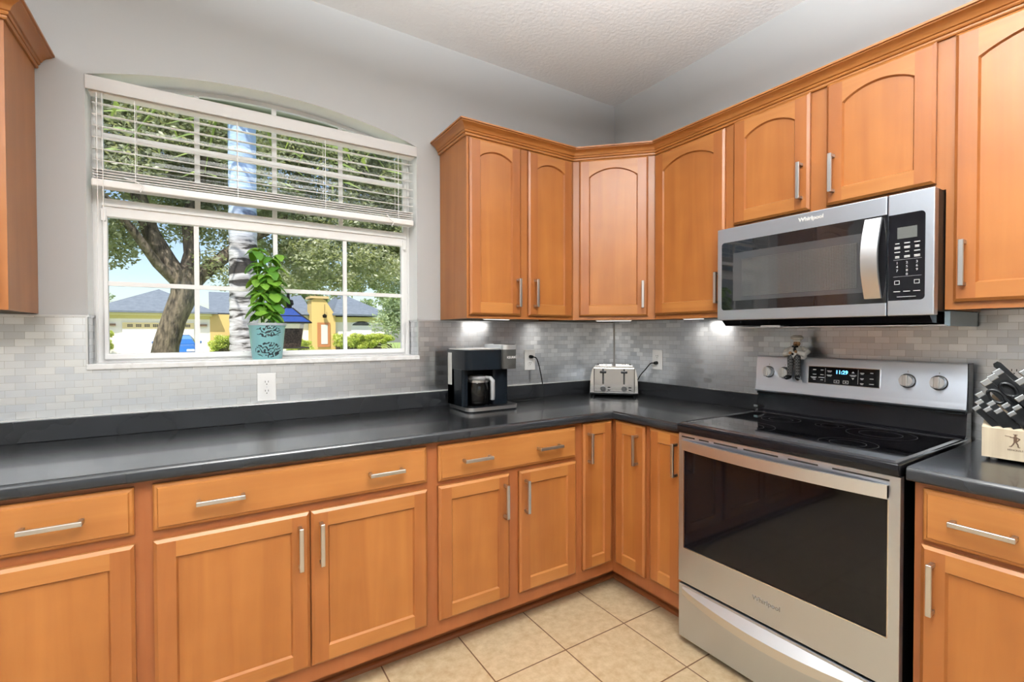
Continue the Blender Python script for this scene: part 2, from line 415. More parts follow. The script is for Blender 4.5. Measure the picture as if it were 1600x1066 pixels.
MB().bbox(_bx0+.008, _bx1-.008, .010, .062, -.347, -.318, .005).build('bottom_rail', blind_m, bl)
for k, x in enumerate((-.50, -.155, .20, .55)):
    c = MB(); c.box(x-.0012, x+.0012, .009, .0105, -.33, .0); c.box(x-.0012, x+.0012, .061, .0625, -.33, .0)
    c.build('ladder_cord', blind_m, bl)
c = MB(); c.tube([(-.612, .0, .0), (-.612, .0, -.55)], .0013, 6); c.tube([(-.596, .0, .0), (-.596, .0, -.50)], .0013, 6)
c.build('pull_cord', blind_m, bl)
c = MB(); c.tube([(-.54, .0, -.305), (-.50, -.004, -.315), (-.475, -.005, -.33), (-.485, -.005, -.355)], .0022, 6)
c.build('cord_cleat', blind_m, bl)
MB().tube([(.49, .0, -.31), (.50, -.004, -.33), (.52, -.005, -.345), (.51, -.005, -.365)], .0022, 6).build('cord_cleat', blind_m, bl)

# ------------------------------------------------------------------ cabinets
def pull(parent, x, z, yf, L=.142, vert=True):
    """square bar pull centred at (x, z) on the face y=yf"""
    mb = MB(); w = .0065; d0, d1 = yf-.036, yf-.026
    if vert:
        mb.bbox(x-w, x+w, d0, d1, z-L/2, z+L/2, .0012, seg=1)
        for s in (-1, 1): 
            zc = z+s*(L/2-.006); mb.box(x-w*.8, x+w*.8, d1-.002, yf, zc-.005, zc+.005)
    else:
        mb.bbox(x-L/2, x+L/2, d0, d1, z-w, z+w, .0012, seg=1)
        for s in (-1, 1):
            xc = x+s*(L/2-.006); mb.box(xc-.005, xc+.005, d1-.002, yf, z-w*.8, z+w*.8)
    return mb.build('handle', nickel, parent)
def door(parent, x0, x1, z0, z1, yf, arch=False, handle=None, stile=.054, rail=.056):
    mb = MB(); c = .009; cd = .007; t = .019
    ix0, ix1, iz0, iz1 = x0+stile, x1-stile, z0+rail, z1-rail
    if arch:
        rise = min(.045, (ix1-ix0)*.17)
        top = arch_pts(ix0, ix1, z1-.050-rise, z1-.050, 14)
    else: top = [(ix0, iz1), (ix1, iz1)]
    zc0, zc1 = top[0][1], top[-1][1]
    F = lambda ps, mi: mb.add([(x, yf, z) for x, z in ps], [tuple(range(len(ps)))], mi)
    ox0, ox1, oz0, oz1 = x0+c, x1-c, z0+c, z1-c
    F([(ox0, oz0), (ix0, oz0), (ix0, oz1), (ox0, oz1)], 0); F([(ix1, oz0), (ox1, oz0), (ox1, oz1), (ix1, oz1)], 0)
    F([(ix0, oz0), (ix1, oz0), (ix1, iz0), (ix0, iz0)], 1)
    for (xa, za), (xb, zb) in zip(top[:-1], top[1:]): F([(xa, za), (xb, zb), (xb, oz1), (xa, oz1)], 1)
    O = [(x0, z0), (x1, z0), (x1, z1), (x0, z1)]; P = [(ox0, oz0), (ox1, oz0), (ox1, oz1), (ox0, oz1)]
    for i in range(4):
        j = (i+1) % 4
        mi = 1 if i in (0, 2) else 0
        mb.add([(P[i][0], yf, P[i][1]), (P[j][0], yf, P[j][1]), (O[j][0], yf+cd, O[j][1]), (O[i][0], yf+cd, O[i][1])], [(0, 1, 2, 3)], mi)
        mb.add([(O[i][0], yf+cd, O[i][1]), (O[j][0], yf+cd, O[j][1]), (O[j][0], yf+t, O[j][1]), (O[i][0], yf+t, O[i][1])], [(0, 1, 2, 3)], mi)
    mb.add([(p[0], yf+t, p[1]) for p in O], [(0, 1, 2, 3)])
    b = .005; pd_ = .008
    I = [(ix0, iz0), (ix1, iz0)]+top[::-1]
    cx = (ix0+ix1)/2; 
    def ins(p):
        x = p[0]+(b if p[0] < cx-1e-6 else -b if p[0] > cx+1e-6 else 0) if abs(p[0]-ix0) < 1e-6 or abs(p[0]-ix1) < 1e-6 else p[0]
        return (x, p[1]+b if p[1] <= iz0+1e-6 else p[1]-b)
    J = [ins(p) for p in I]; n = len(I)
    for i in range(n):
        j = (i+1) % n
        mb.add([(I[i][0], yf, I[i][1]), (I[j][0], yf, I[j][1]), (J[j][0], yf+pd_, J[j][1]), (J[i][0], yf+pd_, J[i][1])], [(0, 1, 2, 3)], 1 if i == 0 else 0)
    d = mb.build('door', [wood_s, wood_h], parent)
    pm = MB(); pm.add([(p[0], yf+pd_, p[1]) for p in J], [tuple(range(n))]); pm.build('panel', wood_v, d)
    if handle: pull(d, handle[0], handle[1], yf, vert=True)
    return d
def drawer(parent, x0, x1, z0, z1, yf, handles=()):
    mb = MB(); t = .019; prof = [(0, t), (0, .010), (.004, .006), (.010, .0045), (.013, .0)]
    lv = [[(x0+i, yf+d, z0+i), (x1-i, yf+d, z0+i), (x1-i, yf+d, z1-i), (x0+i, yf+d, z1-i)] for i, d in prof]
    for a, b in zip(lv[:-1], lv[1:]):
        for i in range(4):
            j = (i+1) % 4; mb.add([a[i], a[j], b[j], b[i]], [(0, 1, 2, 3)])
    mb.add(lv[-1], [(0, 1, 2, 3)]); mb.add(lv[0], [(0, 1, 2, 3)])
    d = mb.build('drawer', wood_h, parent)
    for x in handles: pull(d, x, (z0+z1)/2+.001, yf, L=.128, vert=False)
    return d
BF, BD = -.61, -.63      # base face frame and door planes
UF, UD = -.31, -.33
def base_cab(label, x0, x1, loc=(0, 0, 0), rz=0, toe=True):
    t = thing('base_cabinet', label, 'cabinet', loc, rz, 'maple base cabinets')
    MB().box(x0, x1, BF+.018, -.012, .105, .876).build('body', wood_v, t)
    MB().box(x0, x1, BF, BF+.018, .105, .876).build('face_frame', wood_f, t)
    MB().box(x0, x1, -.500, -.484, 0, .105).build('toe_kick', wood_t, t)
    return t
Z1d, Z0d, Z1r, Z0r = .695, .166, .858, .722
RZ = -math.pi/2
a = base_cab('maple base cabinet at the left edge, one drawer over one door', 0, .381, (-2.855, 0, 0))
drawer(a, .022, .359, Z0r, Z1r, BD, (.1905,)); door(a, .022, .359, Z0d, Z1d, BD, handle=(.05, .587))
a = base_cab('plain maple base cabinet past the left edge, left of the one with a single drawer', 0, .425, (-3.28, 0, 0))
door(a, .022, .403, Z0d, Z1r, BD, handle=(.37, .75))
a = base_cab('wide maple base cabinet under the window, long drawer with two pulls over two doors', 0, .896, (-2.474, 0, 0))
drawer(a, .021, .867, Z0r, Z1r+.002, BD, (.190, .704)); door(a, .021, .443, Z0d, Z1d, BD, handle=(.413, .585)); door(a, .448, .867, Z0d, Z1d, BD, handle=(.479, .586))
a = base_cab('maple base cabinet below the coffee maker, wide drawer with two pulls over two doors', 0, .738, (-1.578, 0, 0))
drawer(a, .019, .715, Z0r-.006, Z1r, BD, (.183, .549)); door(a, .018, .346, Z0d, Z1d+.002, BD, handle=(.317, .588)); door(a, .397, .716, Z0d, Z1d+.002, BD, handle=(.424, .59))
# L-shaped corner base unit, built round the room corner
a = thing('base_cabinet', 'maple corner base cabinet with two tall narrow doors meeting in the corner', 'cabinet', (0, 0, 0), 0, 'maple base cabinets')
MB().prism([(-.84, -.012), (-.84, BF+.018), (BF+.018, BF+.018), (BF+.018, -.843), (-.012, -.843), (-.012, -.012)], 'z', .105, .876).build('body', wood_v, a)
MB().prism([(-.84, BF+.018), (-.84, BF), (BF, BF), (BF, -.843), (BF+.018, -.843), (BF+.018, BF+.018)], 'z', .105, .876).build('face_frame', wood_f, a)
MB().prism([(-.84, -.484), (-.84, -.5), (-.5, -.5), (-.5, -.843), (-.484, -.843), (-.484, -.484)], 'z', 0, .105).build('toe_kick', wood_t, a)
door(a, -.818, -.634, Z0d-.002, .867, BD, handle=(-.791, .752), stile=.05)
d2 = door(a, .640, .828, Z0d-.002, .867, BD, handle=(.789, .752), stile=.05); d2.rotation_euler = (0, 0, RZ)
a = base_cab('narrow maple base cabinet with one tall door, left of the range', .843, 1.037, (0, 0, 0), RZ)
door(a, .858, 1.025, Z0d+.008, .866, BD, handle=(1.010, .755), stile=.05)
a = base_cab('maple base cabinet right of the range, one drawer over one door', 1.817, 2.127, (0, 0, 0), RZ)
drawer(a, 1.838, 2.105, Z0r-.010, Z1r, BD, (1.965,)); door(a, 1.836, 2.105, Z0d, Z1d+.005, BD, handle=(1.864, .59))
# quarter-round shoe moulding
sh = MB(); q = [(-.5, 0)]+[(-.5-.017*math.cos(t), .019*math.sin(t)) for t in [math.pi/2*i/6 for i in range(7)]]
def qrz(x0, y0, x1, y1): pass
sec = [(0, .019), (.007, .0175), (.013, .013), (.0165, .007), (.017, 0), (0, 0)]
path = [(-3.28, -.5), (-.5, -.5), (-.5, -1.037)]
vs = []
for i, (px, py) in enumerate(path):
    for o_, z_ in sec:
        if i == 0: vs.append((px, py-o_, z_))
        elif i == 1: vs.append((px-o_, py-o_, z_))
        else: vs.append((px-o_, py, z_))
k = len(sec); fs = []
for i in range(2):
    for j in range(k): fs.append((i*k+j, i*k+(j+1) % k, (i+1)*k+(j+1) % k, (i+1)*k+j))
sh.add(vs, fs+[tuple(range(k)), tuple(range(2*k, 3*k))]); struct(sh.build('trim_3', wood_t))
sh = MB(); sh.prism([(-.5-o_, z_) for o_, z_ in sec], 'y', -2.127, -1.817); struct(sh.build('trim_4', wood_t))

# worktops
def slab_section(): pass
def counter_L():
    t = thing('countertop', 'long black L-shaped countertop running from the left edge round to the range', 'countertop', (0, 0, .876))
    mb = MB(); r = .008; D = .643
    # front edge profile: (inset, z)
    prof = [(.004, 0), (0, .005), (0, .026), (.003, .033), (.009, .038)]
    path = [((-3.30, -D), (0, 1)), ((-D, -D), (1, 1)), ((-D, -1.037), (1, 0))]
    vs = []
    for (px, py), (ix, iy) in path:
        for o_, z_ in prof: vs.append((px+ix*o_, py+iy*o_, z_))
    k = len(prof); fs = []
    for i in range(2):
        for j in range(k-1): fs.append((i*k+j, i*k+j+1, (i+1)*k+j+1, (i+1)*k+j))
    mb.add(vs, fs)
    e = .009
    for z in (.038, 0):
        ee = e if z else .004
        mb.add([(-3.30, -D+ee, z), (-D+ee, -D+ee, z), (-.002, -D+ee, z), (-.002, -.002, z), (-3.30, -.002, z)], [(0, 1, 2, 3, 4)])
        mb.add([(-D+ee, -D+ee, z), (-D+ee, -1.037, z), (-.002, -1.037, z), (-.002, -D+ee, z)], [(0, 1, 2, 3)])
    mb.add([(-D+.004, -1.037, 0), (-.002, -1.037, 0), (-.002, -1.037, .038), (-D+.009, -1.037, .038), (-D, -1.037, .026), (-D, -1.037, .005)], [(0, 1, 2, 3, 4, 5)])
    mb.add([(-3.30, -D+.004, 0), (-3.30, -.002, 0), (-3.30, -.002, .038), (-3.30, -D+.009, .038), (-3.30, -D, .02)], [(0, 1, 2, 3, 4)])
    mb.build('worktop', cnt, t, smooth=True)
    u = MB(); u.bbox(-3.30, -.0075, -.026, -.0075, .038, .118, .003); u.bbox(-.026, -.0075, -1.030, -.026, .038, .118, .003); u.build('upstand', cnt, t)
    MB().box(-3.30, -.0075, -.0255, -.0075, .1178, .1205).build('caulk_line', bpy.data.materials['grey_caulk'], t)
    return t
counter_L()
t = thing('countertop', 'short black countertop right of the range, carrying the knife block', 'countertop', (0, 0, .876), RZ)
mb = MB(); mb.prism([(-.002, 0), (-.639, 0), (-.643, .005), (-.643, .026), (-.640, .033), (-.634, .038), (-.002, .038)], 'x', 1.806, 2.14); mb.build('worktop', cnt, t, smooth=True)
MB().bbox(1.834, 2.14, -.026, -.0075, .038, .118, .003).build('upstand', cnt, t)

# upper cabinets
ZB, ZTU = 1.37, 2.262
def upper(label, x0, x1, loc, rz, zb=ZB, side=None):
    t = thing('wall_cabinet', label, 'cabinet', loc, rz, 'maple wall cabinets')
    MB().box(x0, x1, UF+.018, -.007, zb+.018, ZTU).box(x0, x0+.015, UF+.018, -.007, zb, zb+.018).box(x1-.015, x1, UF+.018, -.007, zb, zb+.018).build('body', wood_v, t)
    MB().box(x0, x1, UF, UF+.018, zb, ZTU).build('face_frame', wood_fu, t)
    return t
Zu0, Zu1 = 1.388, 2.230
a = upper('maple wall cabinet cut by the left edge, left of the window', 0, .60, (-3.42, 0, 0), 0)
door(a, .02, .58, Zu0, Zu1, UD, True)
a = upper('maple wall cabinet with two arched doors, between window and corner', 0, .655, (-1.273, 0, 0), 0)
door(a, .011, .302, Zu0, Zu1, UD, True, (.276, 1.500)); door(a, .349, .637, Zu0, Zu1, UD, True, (.383, 1.503))
# diagonal corner cabinet
a = thing('wall_cabinet', 'maple diagonal corner wall cabinet with a single arched door', 'cabinet', (-.4639, -.4639, 0), R(-45), 'maple wall cabinets')
s2 = math.sqrt(2)
def dl(x, y):
    dx, dy = x+.4639, y+.4639; return (dx*math.cos(R(45))-dy*math.sin(R(45)), dx*math.sin(R(45))+dy*math.cos(R(45)))
hw = .3076*s2/2
MB().prism([dl(-.618, -.007), dl(-.618, -.31), (-hw, .0), (-hw+.018, .018), (hw-.018, .018), (hw, 0), dl(-.31, -.618), dl(-.007, -.618), dl(-.007, -.007)], 'z', ZB+.012, ZTU).build('body', wood_v, a)
MB().prism([(-hw, 0), (hw, 0), (hw-.018, .018), (-hw+.018, .018)], 'z', ZB, ZTU).build('face_frame', wood_fu, a)
door(a, -.184, .178, Zu0+.002, Zu1+.004, -.02, True, (.150, 1.502))
a = upper('maple wall cabinet with one wide arched door, just left of the microwave', .618, 1.040, (0, 0, 0), RZ)
door(a, .624, 1.026, Zu0+.006, Zu1, UD, True, (1.003, 1.504))
a = upper('short maple wall cabinet with two arched doors above the microwave', 1.040, 1.796, (0, 0, 0), RZ, 1.757)
door(a, 1.068, 1.389, 1.780, Zu1+.006, UD, True, (1.362, 1.895)); door(a, 1.449, 1.772, 1.780, Zu1+.006, UD, True, (1.476, 1.893))
a = upper('tall maple wall cabinet cut by the right edge, right of the microwave', 1.796, 2.30, (0, 0, 0), RZ)
door(a, 1.819, 2.28, Zu0+.006, Zu1+.002, UD, True, (1.846, 1.512))

# crown moulding
CR = [(0, 2.237), (.007, 2.237), (.010, 2.241), (.010, 2.246), (.007, 2.249), (.012, 2.250), (.015, 2.254), (.014, 2.259), (.019, 2.261), (.022, 2.268), (.030, 2.276), (.040, 2.281), (.046, 2.284), (.047, 2.288), (.053, 2.289), (.053, 2.296), (0, 2.296)]
def crown(path, label):
    """path: list of (x, y, offset dir x, offset dir y) with mitred offsets"""
    k = len(CR); vs = []; fs = []
    for px, py, ox, oy in path:
        for o_, z_ in CR: vs.append((px+ox*o_, py+oy*o_, z_))
    for i in range(len(path)-1):
        for j in range(k): fs.append((i*k+j, i*k+(j+1) % k, (i+1)*k+(j+1) % k, (i+1)*k+j))
    fs += [tuple(range(k)), tuple(range((len(path)-1)*k, len(path)*k))]
    o = MB().add(vs, fs).build('crown_moulding', wood_h, smooth=30)
    return tag(o, label, 'moulding')
tn = math.tan(R(22.5))
crown([(-1.273, -.004, -1, 0), (-1.273, -.31, -1, -1), (-.6176, -.31, -tn, -1), (-.31, -.6176, -1, -tn), (-.31, -2.30, -1, 0)], 'stepped maple crown moulding along the top of the corner wall cabinets')
crown([(-3.42, -.31, 0, -1), (-2.82, -.31, 1, -1), (-2.82, -.004, 1, 0)], 'stepped maple crown moulding on the cabinet at the left edge')

# ------------------------------------------------------------------ under-cabinet lights
def puck(label, loc, rz, L):
    t = thing('under_cabinet_light', label, 'light', loc, rz, 'under-cabinet strip lights')
    MB().bbox(-L/2, L/2, -.016, .016, -.016, 0, .003).build('housing', plate_m, t)
    MB().box(-L/2+.006, L/2-.006, -.012, .012, -.0175, -.0155).build('diffuser', lamp_m, t)
    ld = bpy.data.lights.new('strip_lamp', 'AREA'); ld.shape = 'RECTANGLE'; ld.size = L; ld.size_y = .03; ld.energy = .75; ld.color = (1, .95, .88)
    lo = bpy.data.objects.new('strip_lamp', ld); C.objects.link(lo); lo.parent = t; lo.location = (0, 0, -.02)
    return t
puck('white strip light under the two-door wall cabinet near the window', (-1.0, -.13, ZB+.018), 0, .16)
puck('white strip light under the diagonal corner cabinet', (-.41, -.41, ZB+.012), R(-45), .20)
puck('white strip light under the wall cabinet left of the microwave', (-.13, -.72, ZB+.018), RZ, .12)

# unseen light boxes added as fill, behind and above the camera
def fill_box(label, x, y, sx, sy, e):
    t = thing('fill_light_box', label, 'light', (x, y, HC), 0, 'added fill light boxes')
    MB().bbox(-sx/2, sx/2, -sy/2, sy/2, -.09, 0, .01).build('fill_box_frame', white, t)
    MB().box(-sx/2+.03, sx/2-.03, -sy/2+.03, sy/2-.03, -.096, -.088).build('diffuser', lamp_m, t)
    ld = bpy.data.lights.new('fill_box_lamp', 'AREA'); ld.shape = 'RECTANGLE'; ld.size = sx-.06; ld.size_y = sy-.06; ld.energy = e; ld.color = (1, .985, .96)
    lo = bpy.data.objects.new('fill_box_lamp', ld); C.objects.link(lo); lo.parent = t; lo.location = (0, 0, -.10)
fill_box('unseen white light box added as fill over the kitchen floor', -1.95, -2.1, 1.5, 1.2, 26)
fill_box('unseen white light box added as fill at the far end of the room', -3.6, -3.9, 1.2, 1.2, 22)
def fill_bowl_light(label, x, y, z, e):  # unseen uplighter added to wash ceiling and walls with fill light
    t = thing('fill_bowl', label, 'light', (x, y, z), 0, 'added fill bowls')
    MB().lathe([(.02, -.10), (.16, -.075), (.27, .0), (.30, .06), (.29, .06), (.255, .005), (.15, -.06), (.02, -.08)], n=32).build('bowl', white, t, smooth=True)
    m = MB()
    for k in range(3):
        a = k*2.094; m.tube([(.28*math.cos(a), .28*math.sin(a), .055), (.02*math.cos(a), .02*math.sin(a), HC-z)], .005, 6)
    m.build('suspension_rods', nickel, t)
    ld = bpy.data.lights.new('fill_bowl_lamp', 'AREA'); ld.shape = 'DISK'; ld.size = .5; ld.energy = e; ld.spread = R(160); ld.color = (.92, .965, 1)
    lo = bpy.data.objects.new('fill_bowl_lamp', ld); C.objects.link(lo); lo.parent = t; lo.location = (0, 0, .05); lo.rotation_euler = (math.pi, 0, 0)
fill_bowl_light('unseen white uplighting bowl added as fill over the kitchen floor', -1.75, -2.35, 2.12, 450)
fill_bowl_light('unseen white uplighting bowl added as fill at the left side of the room', -4.1, -2.4, 2.12, 150)

# ------------------------------------------------------------------ outlets
def outlet(label, loc, rz):
    t = thing('wall_outlet', label, 'outlet', loc, rz, 'white wall outlets')
    MB().bbox(-.037, .037, -.0065, 0, -.060, .060, .002).build('cover_plate', plate_m, t)
    for s in (-1, 1):
        r = MB(); r.lathe([(.0, 0), (.0165, 0), (.0165, .0015), (.0, .0015)], (0, 0, 0), 18, mat=Matrix.Translation((0, -.0065, s*.0195)) @ Matrix.Rotation(R(90), 4, 'X'))
        rc = r.build('receptacle', plate_m, t)
        h = MB()
        for x in (-.006, .006): h.box(x-.0011, x+.0011, -.0085, -.0079, s*.0195+.000, s*.0195+.008)
        h.box(-.002, .002, -.0085, -.0079, s*.0195-.009, s*.0195-.005); h.build('slots', dark, rc)
    MB().lathe([(0, 0), (.003, 0), (.003, .001), (0, .001)], (0, 0, 0), 10, mat=Matrix.Translation((0, -.0065, 0)) @ Matrix.Rotation(R(90), 4, 'X')).build('screw', steel_soft, t)
    return t
TF = -.0065
outlet('empty white double outlet under the window sill', (-2.099, TF, 1.0645), 0)
outlet('white double outlet with a black plug, right of the coffee maker', (-.700, TF, 1.139), 0)
outlet('white double outlet with a black plug, right of the toaster', (TF, -.376, 1.136), RZ)
outlet('white outlet behind the knife block at the right edge', (TF, -1.898, 1.145), RZ)

# ------------------------------------------------------------------ microwave
def microwave():
    X0, X1 = 1.044, 1.795; z0, z1 = 1.352, 1.752; yf = -.402
    t = thing('microwave', 'stainless steel microwave with black glass hung above the range', 'microwave', (0, 0, 0), RZ)
    b = MB(); b.box(X0+.004, X1-.002, -.368, -.008, z0+.012, z1); b.box(X0+.03, X1-.02, -.35, -.008, z0-.022, z0+.012); b.build('body', blk_mat, t)
    seam = 1.672; th = .034
    def rr(x0, x1, zz0, zz1, r, corners='1111', n=6):
        ps = []
        for (cx, cz, a0), on in zip(((x1-r, zz1-r, 0), (x0+r, zz1-r, 90), (x0+r, zz0+r, 180), (x1-r, zz0+r, 270)), corners):
            if on == '1': ps += [(cx+r*math.cos(R(a0+90*i/n)), cz+r*math.sin(R(a0+90*i/n))) for i in range(n+1)]
            else: ps.append((x1 if a0 in (0, 270) else x0, zz1 if a0 < 180 else zz0))
        return ps
    d = MB().bbox(X0, seam-.0012, yf, yf+th, z0, z1, .003).build('door', steel, t)
    w = MB().prism(rr(1.066, seam-.0012, 1.396, 1.690, .013, '0110'), 'y', yf-.0015, yf+.002).build('door_glass', coated, d)
    # perforated screen seen through the glass, inside a lighter grey surround
    g1 = mat('oven_cavity_grey', (.035, .035, .037), .05, 0, .5, IOR=1.62)
    s1 = MB().prism([(1.12, 1.435), (1.62, 1.435), (1.62, 1.640), (1.12, 1.640)], 'y', yf-.0020, yf-.0015).build('window_surround', g1, d)
    scr = mat('perforated_screen', (.06, .06, .06), .06, 0, .5, IOR=1.62)
    n, l, bb = nt(scr); tc = n.new('ShaderNodeTexCoord'); v = n.new('ShaderNodeTexVoronoi'); v.inputs['Scale'].default_value = 190; v.inputs['Randomness'].default_value = 0
    l.new(tc.outputs['Object'], v.inputs['Vector']); rp = n.new('ShaderNodeValToRGB')
    rp.color_ramp.elements[0].position = .30; rp.color_ramp.elements[0].color = (.012, .012, .012, 1); rp.color_ramp.elements[1].position = .5; rp.color_ramp.elements[1].color = (.075, .075, .075, 1)
    l.new(v.outputs['Distance'], rp.inputs[0]); l.new(rp.outputs[0], bb.inputs['Base Color'])
    MB().prism([(1.16, 1.452), (1.585, 1.452), (1.585, 1.610), (1.16, 1.610)], 'y', yf-.0026, yf-.0020).build('screen', scr, s1)
    # bowed handle
    h = MB(); hx0, hx1 = 1.612, 1.660; N = 14; hz0, hz1 = 1.412, 1.682
    pts = [(hz0+(hz1-hz0)*i/N, yf-.014-.034*math.sin(math.pi*i/N)) for i in range(N+1)]
    poly = [(y, z) for z, y in pts]+[(y+.011, z) for z, y in reversed(pts)]
    h.prism(poly, 'x', hx0, hx1); h.box(hx0+.01, hx1-.01, yf-.01, yf, hz0+.004, hz0+.03); h.box(hx0+.01, hx1-.01, yf-.01, yf, hz1-.03, hz1-.004)
    h.build('handle', steel_soft, d, smooth=30)
    p = MB().bbox(seam+.0012, X1, yf, yf+th, z0, z1, .003).build('control_panel', steel, t)
    MB().prism(rr(seam+.004, 1.772, 1.402, 1.684, .012, '1001'), 'y', yf-.0015, yf+.002).build('panel_glass', blk_gloss, p)
    MB().box(1.700, 1.752, yf-.0022, yf-.0015, 1.603, 1.640).build('display', mat('unlit_display', (.075, .078, .075), .25), p)
    m = MB()
    for c, x in enumerate((1.700, 1.726, 1.752)):
        for r_, z in enumerate((1.588, 1.576, 1.560, 1.546)):
            wd = .015 if (c+r_) % 3 else .011
            m.box(x-wd/2, x+wd/2, yf-.0022, yf-.0015, z-.0015, z+.0012)
            if r_ in (1, 3): m.box(x-wd/2, x+wd/2, yf-.0022, yf-.0015, z-.0055, z-.0032)
    for x in (1.700, 1.726, 1.752): m.box(x-.009, x+.009, yf-.0022, yf-.0015, 1.4195+.0105, 1.432)
    m.box(1.690, 1.764, yf-.002, yf-.0015, 1.5345, 1.535); m.box(1.690, 1.764, yf-.002, yf-.0015, 1.4795, 1.480)
    for x in (1.700, 1.752):
        for q in ((x-.007, x+.007, 1.4655, 1.467), (x-.007, x+.007, 1.454, 1.4555), (x-.007, x-.0058, 1.454, 1.467), (x+.0058, x+.007, 1.454, 1.467)): m.box(q[0], q[1], yf-.0022, yf-.0015, q[2], q[3])
    m.box(1.70, 1.75, yf-.0022, yf-.0015, 1.413, 1.4142)
    m.build('key_markings', printed, p)
    for i, ch in enumerate('123456789'):
        text('number_key', ch, .011, printed, p, face_front((1.700, 1.726, 1.752)[i % 3], yf-.0018, 1.524-.0125*(i//3)))
    text('number_key', '0', .011, printed, p, face_front(1.726, yf-.0018, 1.4865))
    text('logo', 'Whirlpool', .021, plate_m, d, face_front(1.432, yf-.0005, 1.727), bold=.0004)
    u = MB(); u.prism([(-.395, z0-.002), (-.37, z0-.024), (-.02, z0-.030), (-.02, z0+.004), (-.395, z0+.004)], 'x', X0+.02, X1-.012); u.build('underside', blk, t)
    u = MB(); u.box(X0+.05, X1+.005, -.33, -.012, z0-.0335, z0-.0295); u.box(X0+.18, X0+.26, -.37, -.30, z0-.032, z0-.020)
    u.build('vent_grille', steel_soft, t)
    u = MB(); u.box(X1-.002, X1+.012, -.30, -.012, z0-.034, z0+.014); u.box(X1-.06, X1+.012, -.02, -.010, z0-.03, z0+.016); u.build('mounting_plate', mat('blue_grey_zinc', (.22, .28, .32), .4, .7), t)
microwave()

